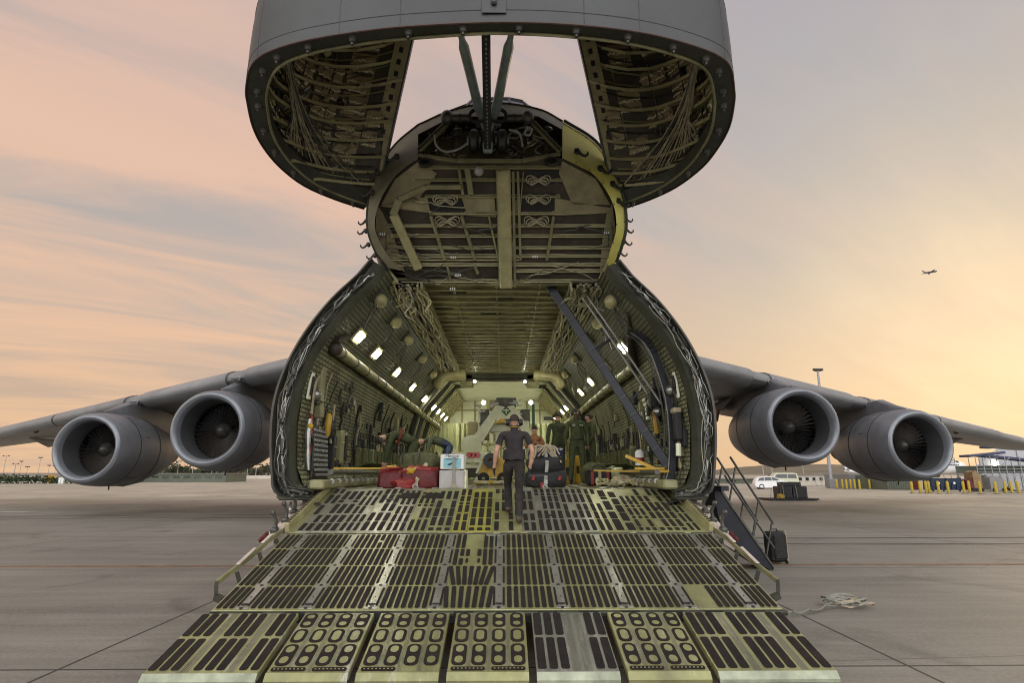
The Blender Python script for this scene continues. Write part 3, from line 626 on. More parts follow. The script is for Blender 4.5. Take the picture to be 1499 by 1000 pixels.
for s in(0,1):
    U=lambda u:u if s==0 else 1-u
    sg=-1 if s==0 else 1
    # crown edge beam with slots
    b=MB(); pts=[vis(U(0),.05+i*.17)+V((-sg*.02,-.03,0)) for i in range(20)]
    for p,q in zip(pts,pts[1:]): b.bar(p,q,.07,.26,0,(sg,0,0))
    for i in range(0,19):
        p,q=pts[i],pts[i+1]; d=(q-p).normalized(); c_=p.lerp(q,.5)
        f=d.cross(V((sg,0,0)).cross(d)).normalized(); nrm=d.cross(f)
        for e in(-1,1): b.bar(c_-d*.045+nrm*.038*e+f*0,c_+d*.045+nrm*.038*e,.012,.07,1,tuple(f))
    for p,q in zip(pts,pts[1:]): b.bar(p+V((-sg*.15,.02,0)),q+V((-sg*.15,.02,0)),.12,.03,2,(sg,0,0))
    part(b,'crown_beam',['olive_lt','black','skin_dark'],VIS)
    # ribs between rim and crown beam
    for (u0,h0,h1) in((10.6/28,.05,2.55),(10.1/28,.05,2.25),(8.7/28,.05,1.9),(7.7/28,.04,1.55),(6.8/28,.03,1.28),(5.4/28,.02,1.0),(4.3/28,.02,.72),(3.2/28,.01,.48),(2.2/28,.0,.28)):
        b=MB(); n=14; A=[];B=[]
        for i in range(n+1):
            f=i/n; u=lerp(u0,.004,f); h=lerp(h0,h1,f**.72); A.append(vis(U(u),h,.12)); B.append(vis(U(u),h,.25+.03*math.sin(f*PI)))
        b.grid([A,B],0); b.grid([[p+V((0,0,.012)) for p in A],[p+V((0,0,.012)) for p in B]],0,flip=True)
        for i in range(n): b.bar(B[i],B[i+1],.05,.012,1,tuple((B[i]-A[i]).normalized()))
        part(b,'visor_rib',['olive','olive_lt'],VIS)
    for k in range(11):                       # light stringers between the ribs
        u0=(2.6+k*.72)/28; h1=.36+.2*k; b=MB(); b.tube([vis(U(lerp(u0,.01,i/12)),lerp(.1,h1,(i/12)**.72),.165) for i in range(13)],.016,4); part(b,'visor_stringer',random.choice(['olive','steel_dk','olive_lt']),VIS)
    for k in range(8):
        b=MB(); b.tube([vis(U(.03+.042*k),.15+h*.2,.15) for h in range(0,12)],.014,4); part(b,'visor_hoop','olive',VIS)
    for k in range(46):                       # clips, boxes and connectors on the cheek
        b=MB(); p=vis(U(rnd(.03,.36)),rnd(.15,2.2),.2); b.box(p,(rnd(.03,.12),rnd(.03,.14),rnd(.03,.14)),M3.Rotation(rnd(0,3),3,'Y'),0,.01); part(b,'visor_fitting',random.choice(['black','steel','olive_lt','steel_dk','gold_line']),VIS)
    for k in range(7):                        # thin hoops near the hinge
        u=(2+k*1.1)/28; b=MB(); b.tube([vis(U(u),h*.25,.17) for h in range(0,11)],.018,5); part(b,'visor_hoop','steel_dk',VIS)
    # insulation pads, sky glints on the foil painted as bright dashes
    PADS=[]
    for (ua,ub) in((.012,.028),(.031,.056),(.06,.09),(.095,.135),(.14,.19),(.20,.26),(.27,.33)):
        h=.42
        while h<2.35:
            hh=rnd(.22,.42)
            if random.random()<(.80 if ua>.03 else .35): PADS.append((ua,ub,h,h+hh))
            h+=hh+.05
    for (ua,ub,ha,hb) in PADS:
        b=MB(); b.grid([[vis(U(lerp(ua,ub,i/5)),lerp(ha,hb,j/4),.155+.02*math.sin(i/5*PI)*math.sin(j/4*PI)) for j in range(5)] for i in range(6)],0,flip=(s==1))
        hm=lerp(ha,hb,.55+rnd(-.1,.1)); n=16
        for hm in (hm,hm-rnd(.1,.16)):
            for i in range(n):
                a=vis(U(lerp(ua,ub,(i+.1)/n)),hm+rnd(-.02,.02),.175); c_=vis(U(lerp(ua,ub,(i+.8)/n)),hm+rnd(-.02,.02),.175)
                b.bar(a,c_,.010,.022+.02*random.random(),1)
        part(b,'insulation_pad',['gold','gold_line'],VIS)
    for k in range(17):                       # cable looms hanging down the side wall
        u0=.34-.013*k+rnd(-.01,.01); pts=[]
        for i in range(9):
            f=i/8; pts.append(vis(U(lerp(u0,.02+.007*k,f**.8)),lerp(2.2-.07*k,.25,f),.26+.08*math.sin(f*PI)+rnd(-.02,.02)))
        b=MB(); b.tube(cr(pts,30),.009 if k%4 else .015,5); part(b,'visor_cable',random.choice(['wire','steel_dk','wire']),VIS)
    b=MB(); pts=[vis(U(lerp(.33,.26,i/8)),.35+.4*math.sin(i/8*PI/2),.36) for i in range(9)]
    for p,q in zip(pts,pts[1:]): b.bar(p,q,.04,.16,0)
    part(b,'curved_bracket','wire_white',VIS)
    b=MB(); b.tube([vis(U(.29),.2,.2),vis(U(.27),.5,.35),vis(U(.26),.9,.35),vis(U(.25),1.3,.2)],.06,8); b.box(vis(U(.27),.7,.33),(.28,.3,.5),None,0,.08); part(b,'drive_unit','black',VIS)
for u in(.22,.31,.40,.44,.56,.60,.69,.78):
    b=MB(); b.tube([vis(u,.02+h*.12,-.001) for h in range(16)],.006,4); part(b,'skin_seam','skin_dark',VIS)
for h in(.16,1.05):
    b=MB(); b.tube([vis(.2+.6*i/60,h,-.001) for i in range(61)],.005,4); part(b,'skin_seam','skin_dark',VIS)
b=MB(); p=vis(.5,.28)+V((.05,-.03,0)); b.box(p,(.07,.06,.16),None,0,.02); b.box(vis(.5,.3)+V((.05,-.005,.05)),(.3,.012,.5),None,1,.004); part(b,'chin_probe',['steel_dk','skin_grey'],VIS)
# ---- hold: floor, walls, ceiling
FZ=1.62
b=MB(); b.box((0,21.0,FZ-.06),(6.3,20.4,.12),None,0)
for x in(-2.2,-1.35,-.55,.55,1.35,2.2):
    b.box((x,21,FZ+.004),(.10,20.2,.012),None,1); b.box((x+.2,21,FZ+.003),(.03,20.2,.008),None,2)
for k in range(30): b.box((0,11+k*.66,FZ+.002),(6.1,.02,.005),None,2)
part(b,'cargo_floor',['floor','ramp_grey','brown_dark'])
WALL=[(3.12,1.60),(3.28,1.70),(3.41,2.0),(3.46,2.7),(3.42,3.3),(3.27,3.9),(3.15,4.22)]
WALL2=[(3.15,4.22),(2.97,4.50),(2.62,4.92),(2.25,5.36),(2.02,5.62)]
for s in(1,-1):
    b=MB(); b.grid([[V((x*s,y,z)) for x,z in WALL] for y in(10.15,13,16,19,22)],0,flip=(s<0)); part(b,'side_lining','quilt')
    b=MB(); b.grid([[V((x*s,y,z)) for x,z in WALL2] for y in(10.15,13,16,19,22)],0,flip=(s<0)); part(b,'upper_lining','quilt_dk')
    b=MB(); b.grid([[V((x*s,y,z)) for x,z in WALL+WALL2[1:]] for y in(22,26,31)],0,flip=(s<0)); part(b,'rear_lining','white_lin')
    # sill with tie down fittings
    b=MB(); b.box((s*3.02,16,FZ+.09),(.26,12,.16),None,0,.03)
    for k in range(26): b.lathe([(.02,-.02),(.05,-.02),(.05,.02),(.02,.02)],(s*2.9,10.5+k*.44,FZ+.14),'Y',8,1)
    b.tube([(s*2.9,10.4,FZ+.30),(s*2.95,22,FZ+.30)],.05,8,2)
    part(b,'floor_sill',['olive','wire_white','steel_dk'])
b=MB(); b.box((0,16.45,5.72),(4.2,10.9,.08),None,0); part(b,'hold_ceiling','ceiling')
for k in range(27):
    y=11.0+k*.40; b=MB(); b.box((0,y,5.66),(3.0,.05,.06),None,0,.008); b.box((0,y,5.625),(3.0,.085,.012),None,1)
    part(b,'ceiling_beam',['ceiling','olive'])
for k in range(40):
    y=11.1+random.randrange(26)*.40+.2; b=MB(); b.box((rnd(-1.3,1.3),y,5.675),(rnd(.1,.7),rnd(.08,.26),.02),None,0); part(b,'ceiling_plate',random.choice(['tan_panel','brown_dark','olive','olive_dark']))
for x in(-.9,0,.9): b=MB(); b.box((x,16.3,5.665),(.05,10.8,.04)); part(b,'ceiling_stringer','olive')
for s in(1,-1):
    b=MB(); b.bar((s*1.5,10.9,5.58),(s*1.5,21.6,5.58),.05,.16,0); b.bar((s*2.1,10.9,5.50),(s*2.1,21.6,5.50),.05,.12,0); b.box((s*1.8,16.25,5.66),(.6,10.8,.03),None,1)
    part(b,'cable_tray',['olive','brown_dark'])
    for k in range(24):
        x0=1.54+.54*(k%12)/11; z0=5.57 if k<12 else 5.50; pts=[]
        y=10.7+rnd(0,.5); ph=rnd(0,6)
        while y<21.3:
            pts.append((s*(x0+.03*math.sin(y*3.1+ph)+rnd(-.018,.018)),y,z0-.02*abs(math.sin(y*2.6+ph))-.01*rnd(0,1))); y+=.22
        b=MB(); b.tube(pts,rnd(.014,.027),5); part(b,'tray_cable',random.choice(['wire','wire','olive','steel_dk','olive_lt']))
    for k in range(16):                       # stray cables at the mouth of the tray
        pts=[]; x=rnd(1.5,2.1); y=rnd(10.7,11.2); z=rnd(5.45,5.6)
        for i in range(5): pts.append((s*x,y,z)); x+=rnd(-.16,.16); y+=rnd(-.05,.35); z+=rnd(-.10,.06)
        b=MB(); b.tube(cr(pts,16),.014,5); part(b,'loose_cable',random.choice(['wire','wire_white','olive_lt']))
    # air ducts low on the roof slope
    x0=3.06; ys=(10.7,13.5,16,19,22,30) if s<0 else (12.6,15,19,22,30)
    b=MB(); b.tube([(s*(x0+.0),y,4.22-.005*(y-10)) for y in ys],.115,12,0)
    for y in range(int(ys[0])+1,29,1): b.tube([(s*x0,y,4.22-.005*(y-10)),(s*x0,y+.08,4.22-.005*(y-10))],.128,12,1)
    if s<0: b.ball((s*x0,10.68,4.22),.15,2,6,10); b.tube([(s*3.0,10.5,4.35),(s*2.9,10.9,4.5)],.06,8,2)
    else: b.tube(cr([(3.06,12.6,4.2),(2.95,12.1,4.35),(2.78,11.5,4.62),(2.72,11.1,4.85),(2.62,10.75,4.98)],20),.085,10,2)
    part(b,'air_duct',['olive','steel_dk','brown_dark'])
    # lamps on the roof slope
    for y in ((11.4,13.05,15.6,18.4,21.3,24.2,25.9,27.6,29.3) if s<0 else (12.35,14.7,17.2,19.5,22.0,24.3,25.9,27.6,29.3)):
        n=V((-s*.77,0,-.64)).normalized(); u=V((-s*.64,0,.77)); c_=V((s*2.86,y,4.66))+n*.05
        R=M3((u,V((0,1,0)),n)).transposed(); b=MB(); b.box(c_,(.34,.50,.05),R,0,.012); LF=part(b,'hold_lamp','olive_lt')
        b=MB(); b.box(c_+n*.028,(.20,.36,.02),R,0); part(b,'lamp_panel','lampglass',LF)
    # blowers and round fittings on the slope
    for y in(10.75,12.4,14.1,16.6,19.3):
        n=V((-s*.77,0,-.64)); c_=V((s*2.33,y,5.25))
        b=MB(); b.ball(c_+n*.08,.14,0,7,10,(1,1.3,1)); b.box(c_,(.34,.4,.06),M3((V((-s*.64,0,.77)),V((0,1,0)),n)).transposed(),1,.02)
        for j in range(4):
            pts=[c_+n*.1]; 
            for i in range(4): pts.append(pts[-1]+V((s*rnd(.03,.12),rnd(-.12,.12),rnd(-.22,-.05)))+n*rnd(-.01,.01))
            b.tube(cr(pts,12),.011,5,2)
        part(b,'air_blower',['olive_lt','olive_dark','steel_dk'])
    for y in(20.6,21.2):                      # bulky hinge housings where the hold steps down
        b=MB(); b.tube(cr([(s*2.3,y,5.0),(s*2.1,y-.1,5.35),(s*1.7,y,5.45),(s*1.3,y+.1,5.5)],12),.17,10,0); part(b,'vent_housing','olive_lt')
    # hoop frames at the end of the padded bay
    for y,wd,mt in((21.7,.30,'olive_dark'),(23.2,.22,'steel_dk'),(25,.2,'olive_dark')):
        A=cr([V((s*x*.965,y,z)) for x,z in WALL+WALL2[1:]]+[V((s*1.2,y,5.66))],30); b=MB()
        for p,q in zip(A,A[1:]): b.bar(p,q,wd,.16,0,tuple(V((-p.x,0,3-p.z)).normalized()))
        part(b,'hoop_frame',mt)
for s in(1,-1):                               # kit strapped along the side walls
    def wallx(z):
        P=WALL
        for (x0,z0),(x1,z1) in zip(P,P[1:]):
            if z0<=z<=z1: return lerp(x0,x1,(z-z0)/(z1-z0))
        return 3.2
    for k in range(44):
        y=10.5+11*(k/44)**1.25+rnd(-.15,.15); z=rnd(2.0,3.7) if k%3 else rnd(1.95,2.7); hgt=random.choice((.16,.22,.3,.5,.7)); wd=rnd(.08,.26); d=rnd(.05,.16)
        hgt=min(hgt,1.3); b=MB(); x=wallx(z)-d/2+.01
        b.box((s*x,y,z),(d,wd,hgt),M3.Rotation(rnd(-.1,.1),3,'X'),0,.02)
        if k%2: b.box((s*(x-d/2-.004),y,z+hgt*.15),(.012,wd*.8,.03),None,1); b.box((s*(x-d/2-.006),y,z-hgt*.2),(.012,wd*.3,.05),None,2)
        part(b,'wall_locker',[random.choice(['black','olive_dark','black','olive','steel_dk','blacknylon']),'olive_lt',random.choice(['wire_white','yellow','steel'])])
    for k in range(38):
        y=10.4+11*(k/38)**1.2; z=rnd(2.3,3.9); pts=[]
        yy=y
        for i in range(5): pts.append((s*(wallx(max(1.7,z))-.04-rnd(0,.07)),yy,z)); z-=rnd(.05,.32); yy+=rnd(-.1,.1)
        b=MB(); b.tube(cr(pts,14),rnd(.01,.028),5); part(b,'hanging_strap',random.choice(['black','olive_dark','blacknylon','bag_green','steel_dk','black','tan']))
    for k in range(14):
        y=14+k*.55; b=MB(); b.box((s*(wallx(2.3)-.10),y,2.25),(.12,.30,.5),None,0,.03); b.box((s*(wallx(2.1)-.22),y,2.08),(.34,.4,.05),M3.Rotation(s*.4,3,'Y'),0,.02)
        for j in(-1,1): b.box((s*(wallx(2.7)-.06),y+j*.1,2.7),(.03,.06,.4),None,1,.01)
        part(b,'folded_seat',['bag_green','black'])
    for k in range(36):
        b=MB(); b.ball((s*(wallx(2.02)-.02),10.4+k*.3,2.02),.02,0,4,6); part(b,'wall_stud','wire_white')
def wp(s,y,z,d=.05): return V((s*(wallx(z)-d),y,z))
# distinct kit near the mouth of the hold
b=MB(); b.box(wp(-1,11.1,2.28,.07),(.05,.95,1.0),M3.Rotation(-.08,3,'Y'),0,.01)
for i in range(7):
    for j in range(10): b.box(wp(-1,10.72+i*.125,1.87+j*.09,.11),(.03,.085,.05),M3.Rotation(-.08,3,'Y'),1,.008)
part(b,'slotted_rack',['olive_dark','far_grey'])
b=MB(); b.tube([wp(-1,10.32,1.95,.12),wp(-1,10.32,2.2,.12),wp(-1,10.33,2.35,.12),wp(-1,10.34,2.6,.12),wp(-1,10.35,2.85,.12)],[.03,.05,.04,.06,.04],8,0); b.tube(cr([wp(-1,10.36,2.6,.14),wp(-1,10.52,2.4,.15),wp(-1,10.46,2.05,.15),wp(-1,10.3,1.8,.1)],14),.02,6,1); b.ball(wp(-1,10.34,2.72,.15),.06,2,6,8)
part(b,'oxygen_fitting',['steel','black','yellow'])
b=MB(); b.box(wp(-1,10.55,2.58,.1),(.05,.07,.75),M3.Rotation(-.05,3,'Y'),0,.02); part(b,'red_strap','red_lt')
for (y,z,c_) in((11.5,2.85,'yellow'),(11.62,2.8,'blue_black')):
    b=MB(); b.tube([wp(-1,y,z-.25,.1),wp(-1,y,z-.2,.1),wp(-1,y,z+.15,.1),wp(-1,y,z+.22,.1)],[.03,.07,.07,.03],9,0); part(b,'gas_bottle',c_)
b=MB(); b.box(wp(-1,10.35,3.45,.02),(.04,.16,.5),M3.Rotation(.1,3,'Y'),0,.01); b.box(wp(-1,10.35,3.45,.05),(.03,.07,.34),M3.Rotation(.1,3,'Y'),1); b.ball(wp(-1,10.55,3.32,.1),.11,2,7,10); part(b,'wall_light',['white_lin','black','steel'])
b=MB(); b.box(wp(1,10.45,3.5,.02),(.04,.16,.5),M3.Rotation(-.1,3,'Y'),0,.01); b.box(wp(1,10.45,3.5,.05),(.03,.07,.34),M3.Rotation(-.1,3,'Y'),1); b.ball(wp(1,10.6,3.42,.1),.10,2,7,10); part(b,'wall_light',['white_lin','black','steel'])
b=MB(); b.box(wp(1,10.3,4.42,-.08),(.04,.12,.12),None,0); part(b,'pale_plate','white_lin')
A=[V((s_[0]*.955,10.75,s_[1])) for s_ in WALL]+[V((2.9,10.85,4.42)),V((2.72,10.95,4.6))]
b=MB(); A=cr(A,26)
for p,q in zip(A,A[1:]): b.bar(p,q,.17,.12,0,tuple(V((-p.x,0,3-p.z)).normalized()))
b.tube([p+V((-.08,-.10,0)) for p in A],.010,6,1); b.tube([p+V((-.12,.05,0)) for p in A],.015,6,2)
part(b,'hoop_frame',['blue_black','steel','steel_dk'])
b=MB(); b.box(wp(1,10.45,2.75,.12),(.14,.2,.55),None,0,.03); b.box(wp(1,10.45,3.02,.12),(.15,.21,.1),None,1,.02); b.tube([wp(1,10.35,2.2,.14),wp(1,10.36,2.42,.14)],.05,8,2); part(b,'wall_extinguisher',['black','tan','white_lin'])
for z in(3.2,2.95): 
    b=MB(); b.tube([wp(1,11.9,z-.25,.12),wp(1,11.9,z+.1,.12),wp(1,11.9,z+.2,.12)],[.05,.06,.02],8); part(b,'gas_bottle','yellow')
b=MB(); b.box(wp(1,11.55,3.35,.16),(.25,.35,.45),None,0,.08); b.ball(wp(1,11.4,3.1,.2),.1,1,6,8); part(b,'hung_pack',['blacknylon','steel'])
b=MB()
for i in range(3):
    for j in range(5): b.box(wp(1,12.6+i*.09,3.1+j*.1,.08),(.03,.06,.07),None,0,.008)
part(b,'label_board','white_lin')
for k in range(40):                           # small odds and ends, densest near the mouth
    s=random.choice((-1,1)); y=10.3+rnd(0,3.2)**1.1; z=rnd(1.95,3.9); b=MB(); p=wp(s,y,z,.06)
    if k%2: b.tube([p,p+V((-s*.03,rnd(-.05,.05),rnd(-.25,.25)))],rnd(.012,.035),6)
    else: b.box(p,(.05,rnd(.04,.16),rnd(.04,.2)),None,0,.012)
    part(b,'wall_fitting',random.choice(['steel','black','olive_lt','wire_white','steel_dk','tan','black','olive_dark']))
# far end of the hold
b=MB(); b.grid([[V((x,30.9,z)) for x in(-3.5,3.5)] for z in(1.5,5.9)]); b.box((0,26.3,5.74),(4.6,9.2,.1),None,0); 
for k in range(9): b.box((-2.8+.7*k,30.85,3.7),(.08,.08,4.2),None,1)
for z in(2.4,3.4,4.4,5.2): b.box((0,30.82,z),(6.6,.06,.07),None,1)
for k in range(12): b.box((rnd(-2.6,2.6),30.75,rnd(2.2,5)),(rnd(.15,.6),.1,rnd(.15,.5)),None,2,.02)
part(b,'rear_bulkhead',['white_lin','olive_lt','steel_dk'])
for k in range(12):
    A=[(x*.985,z) for x,z in WALL+WALL2[1:]]; y=23.8+k*.58
    for s in(-1,1):
        b=MB(); Q=cr([V((s*x,y,z)) for x,z in A],16)
        for p,q in zip(Q,Q[1:]): b.bar(p,q,.06,.06,0,tuple(V((-p.x,0,3-p.z)).normalized()))
        part(b,'frame_former','olive_lt')
b=MB(); b.box((0,21.75,5.55),(3.3,.5,.35),None,0,.04); b.box((0,21.5,5.35),(2.6,.1,.10),None,1,.02)
for s in(-1,1): b.tube([(s*.2,21.6,5.38),(s*1.1,21.6,5.38)],.06,8,2); b.box((s*1.25,21.7,5.35),(.5,.4,.5),None,2,.05)
part(b,'ceiling_step',['olive_dark','brown_dark','olive'])
for s in(-1,1):
    b=MB(); n=24
    b.grid([[V((s*lerp(1.25,3.2,i/n),28.5+.10*math.sin(i*2.3)+.05*math.sin(i*5.1),z)) for z in(1.62,2.6,3.6,4.3)] for i in range(n+1)]); part(b,'plastic_curtain','plastic')
    b=MB(); b.lathe([(0,0),(.06,-.03),(.09,.02)],(s*.95,21.45,5.28),'Y',10,0); b.lathe([(0,-.02),(.05,-.035)],(s*.95,21.44,5.28),'Y',10,1); part(b,'ceiling_spot',['steel_dk','lampwhite'])
# ---- crew ladder to the flight deck
b=MB(); T_=PY(787,392,11.35); B_=PY(982,690,10.75); d=(B_-T_).normalized(); sd_=V((.30,.95,0)); sd_=(sd_-d*sd_.dot(d)).normalized()
A0,A1=T_+sd_*-.02,B_+sd_*-.02; C0,C1=T_+sd_*.42,B_+sd_*.42; upv=d.cross(sd_)
b.bar(A0,A1,.055,.17,0,tuple(upv),.01); b.bar(C0,C1,.055,.17,0,tuple(upv),.01)
n=13
for k in range(n):
    f=(k+.7)/n; b.bar(A0.lerp(A1,f),C0.lerp(C1,f),.14,.03,1,(0,0,1)); b.bar(A0.lerp(A1,f)-sd_*.04+upv*.07,A0.lerp(A1,f)-sd_*.04-upv*.08,.012,.012,1)
part(b,'crew_ladder',['blue_black','steel_dk','steel'])
for (a,c_) in(((822,392,11.3),(947,576,11.0)),((830,392,11.3),(968,592,10.95))):
    b=MB(); b.tube([PY(*a),PY(lerp(a[0],c_[0],.5),lerp(a[1],c_[1],.5)-2,11.15),PY(*c_)],.024,8); part(b,'ladder_handrail','steel')
b=MB(); b.tube([PY(868,515,11.05),PY(896,496,11.15)],.03,6); b.tube([PY(912,600,11),PY(935,575,11)],.02,6); part(b,'ladder_strut','blue_black')
b=MB(); b.box((2.85,10.75,1.98),(.55,.08,.05),None,0,.01); b.bar((2.45,10.9,2.22),(3.0,10.7,1.95),.06,.06,0); b.box((3.05,10.7,1.93),(.22,.3,.05),None,0,.01); part(b,'yellow_step','yellow')
for (p,q) in(((-3.0,10.9,1.99),(-2.0,11.4,1.99)),((1.95,11.6,1.95),(3.0,11.6,1.93))):
    b=MB(); b.bar(p,q,.03,.03,0); part(b,'yellow_bar','yellow')
# ---- loading ramp
def rz(y): return -1.404+.28*y
RA=math.atan(.28); RU=V((0,math.cos(RA),math.sin(RA))); RN=V((0,-math.sin(RA),math.cos(RA)))
RR=M3((V((1,0,0)),RU,RN)).transposed()
def rp(x,y,d=0): return V((x+.11,y,rz(y)))+RN*d
def rrect(b,x0,x1,y0,y1,m,d=.006,r=.02,sk0=0,sk1=0,th=.005):
    """rounded strip lying on the ramp; sk shifts its far end"""
    r=min(r,(x1-x0)*.49,(y1-y0)*.49); P=[]
    for cx_,cy_,a0 in((x1-r,y1-r,0),(x0+r,y1-r,90),(x0+r,y0+r,180),(x1-r,y0+r,270)):
        for k in range(4):
            a=math.radians(a0+30*k); x,y=cx_+r*math.cos(a),cy_+r*math.sin(a); P.append(rp(x+(sk1 if y>(y0+y1)/2 else sk0),y,d+th))
    Q=[p-RN*th for p in P]; n=len(P)
    b.add(P+Q,[list(range(n))]+[(i,n+i,n+(i+1)%n,(i+1)%n) for i in range(n)],m)
def slab(b,x0,x1,y0,y1,m,th=.10,d=0):
    L_=(y1-y0)/math.cos(RA); c_=rp((x0+x1)/2,(y0+y1)/2,d-th/2); b.box(c_,(x1-x0,L_,th),RR,m,.006)
# upper section
b=MB(); slab(b,-3.08,3.08,8.76,10.80,0,.16)
random.seed(21)
x=-3.0; cols=[]
while x<2.98:
    wd=random.choice((.16,.22,.30,.36,.44,.30)); wd=min(wd,3.0-x); cols.append((x,x+wd)); x+=wd+.012
for i,(x0,x1) in enumerate(cols):
    tone=0
    if abs((x0+x1)/2+.45)<.17: tone=3
    elif random.random()<.22: tone=1
    slab(b,x0,x1,8.79,10.77,tone,.008,.008)
    w_=x1-x0; ns=max(1,round(w_/.115)); pit=w_/ns
    y=8.83; rows=[]
    while y<10.6:
        h=random.choice((.10,.28,.34,.42,.42,.30)); 
        if y+h>10.74: h=10.74-y
        if h>.06: rows.append((y,y+h))
        y+=h+random.choice((.04,.05,.09))
    plain=random.random()<.05
    for (ya,yb) in rows:
        skip=random.random()<.02 or (plain and random.random()<.4)
        for k in range(ns):
            if skip or random.random()<.05: continue
            rrect(b,x0+k*pit+.022,x0+(k+1)*pit-.022,ya,yb,2,.010,.016)
    if random.random()<.35:
        yy=rnd(9,10.5); rrect(b,x0+w_*.3,x0+w_*.7,yy,yy+.05,4,.017,.02)
for xx in(-1.72,-1.32): rrect(b,xx,xx+.30,10.22,10.50,2,.02,.01)
slab(b,-1.85,-.92,10.16,10.56,0,.006,.014)
for xx in(-1.75,-1.30): rrect(b,xx,xx+.30,10.22,10.50,2,.016,.01)
for xx in [k*.34-2.9 for k in range(18)]: b.box(rp(xx,10.78,.02),(.12,.03,.02),RR,1)
part(b,'ramp_plate',['ramp','ramp_grey','tape','ramp_gold','black'])
# middle section
b=MB(); slab(b,-3.09,3.09,6.66,8.72,0,.15)
joints=[-2.75,-2.06,-1.37,-.35-.33,.0+.33,1.02,1.71,2.40]
joints=[-2.78+.695*k for k in range(9)]
ysp=[6.675,7.18,7.70,8.21,8.70]
for j in joints:
    slab(b,j-.075,j+.075,6.68,8.70,1,.007,.007)
    b.lathe([(0,0),(.035,0),(.04,-.004)],rp(j,6.78,.012),'Z',10,4)
    for ya,yb in zip(ysp,ysp[1:]):
        rrect(b,j-.066,j-.042,ya+.06,yb-.05,2,.008,.01); rrect(b,j+.042,j+.066,ya+.06,yb-.05,2,.008,.01)
        rrect(b,j-.02,j+.02,ya-.0,ya+.03,4,.009,.015)
        b.ball(rp(j,ya+.25,.008),.008,4,4,6)
for bi in range(-1,9):
    xa=joints[bi]+.08 if bi>=0 else -3.07; xb=joints[bi+1]-.08 if bi+1<len(joints) else 3.07
    if xb-xa<.1: continue
    n=max(1,round((xb-xa)/.077)); pit=(xb-xa)/n
    for r_,(ya,yb) in enumerate(zip(ysp,ysp[1:])):
        for k in range(n):
            x0=xa+k*pit+.0125; x1=xa+(k+1)*pit-.0125
            if bi==4-1 and False: pass
            mid_=bi==3
            if mid_ and r_==3 and 1<k<n-2: continue
            if mid_ and r_==2 and 1<k<n-2:
                if k%2: continue
                rrect(b,x0,x1,ya+.28,yb-.03,2); rrect(b,x0+.01,x1-.01,ya+.08,ya+.2,2); continue
            if mid_ and r_<2:
                sk=(k-(n-1)/2)*.012*(1 if r_==1 else -1); rrect(b,x0,x1,ya+.02,yb-.02,2,.006,.02,-sk if r_==1 else 0,sk if r_==1 else -sk); continue
            if bi==7 and r_==0 and k<3: continue
            if random.random()<.012: rrect(b,x0,x1,ya+.02,lerp(ya,yb,.4),2); rrect(b,x0,x1,lerp(ya,yb,.55),yb-.02,2); continue
            rrect(b,x0,x1,ya+.02,yb-.02,2)
slab(b,-.20,.0,8.62,8.72,1,.008,.012)
for xx in [k*.4-2.8 for k in range(15)]: b.tube([rp(xx,8.74,-.01),rp(xx+.3,8.74,-.01)],.018,8,4)
b.bar(rp(-3.09,8.738,-.02),rp(3.09,8.738,-.02),.03,.04,4)
part(b,'ramp_extension',['ramp','ramp_grey','tape','ramp_gold','black'])
b=MB()
for xx in [k*.45-2.85 for k in range(14)]: b.box(rp(xx,6.625,-.025),(.25,.05,.05),RR,0,.01)
b.bar(rp(-3.09,6.64,-.062),rp(3.09,6.64,-.062),.036,.11,1); part(b,'ramp_hinge',['olive_dark','black'])
# toe panels
tx=[(-3.13,-2.12,'long'),(-2.05,-1.32,'loop'),(-1.25,-.52,'loop'),(-.45,.28,'loop'),(.35,1.09,'long2'),(1.16,1.90,'loop'),(1.97,3.04,'long')]
for (xa,xb,ty) in tx:
    b=MB(); slab(b,xa,xb,5.60,6.585,0 if ty!='long2' else 1,.07,.01); D=.0125
    lc=5 if ty!='loop' else 0
    P=[rp(xa,5.605,.011),rp(xb,5.605,.011),rp(xb,5.548,-.03),rp(xa,5.548,-.03)]; b.prism(P,RN*-.03,lc)
    w_=xb-xa
    if ty!='loop':
        n=round(w_/.105); pit=w_/n
        for k in range(n):
            if k in(3,n-3) : 
                for j in range(5): b.bar(rp(xa+k*pit+.02+j*.014,5.62,D),rp(xa+k*pit+.02+j*.014,6.57,D),.005,.004,1)
                continue
            x0=xa+k*pit+.014; x1=x0+pit-.028
            rrect(b,x0,x1,5.645,6.12,2,D); rrect(b,x0,x1,6.17,6.565,2,D)
    else:
        n=4; pit=w_/n
        for k in range(n):
            cx_=xa+(k+.5)*pit
            for (ya,yb,holes) in((5.70,6.02,2),(6.055,6.275,1),(6.31,6.565,2)):
                rrect(b,cx_-.066,cx_+.066,ya,yb,2,D,.05)
                hh=(yb-ya)/holes
                for j in range(holes):
                    cy_=ya+hh*(j+.5); rrect(b,cx_-.038,cx_+.038,cy_-hh*.5+.03,cy_+hh*.5-.03,0,D+.0055,.04,0,0,.002)
            if k<n-1:
                for j in(-1,0,1): b.bar(rp(xa+(k+1)*pit+j*.014,5.62,D),rp(xa+(k+1)*pit+j*.014,6.57,D),.005,.004,1)
        for (u0,u1) in((.04,.46),(.54,.96)):
            if random.random()<.7:
                rrect(b,xa+w_*u0,xa+w_*u1,5.625,5.675,2,D,.02)
                for j in range(8): 
                    xx=lerp(xa+w_*u0+.03,xa+w_*u1-.03,j/7); rrect(b,xx-.008,xx+.008,5.642,5.658,0,D+.0055,.008,0,0,.002)
    random.seed(int(xa*100)+500)
    part(b,'ramp_toe',['ramp','ramp_grey','tape','ramp_gold','black','lip_paint'])
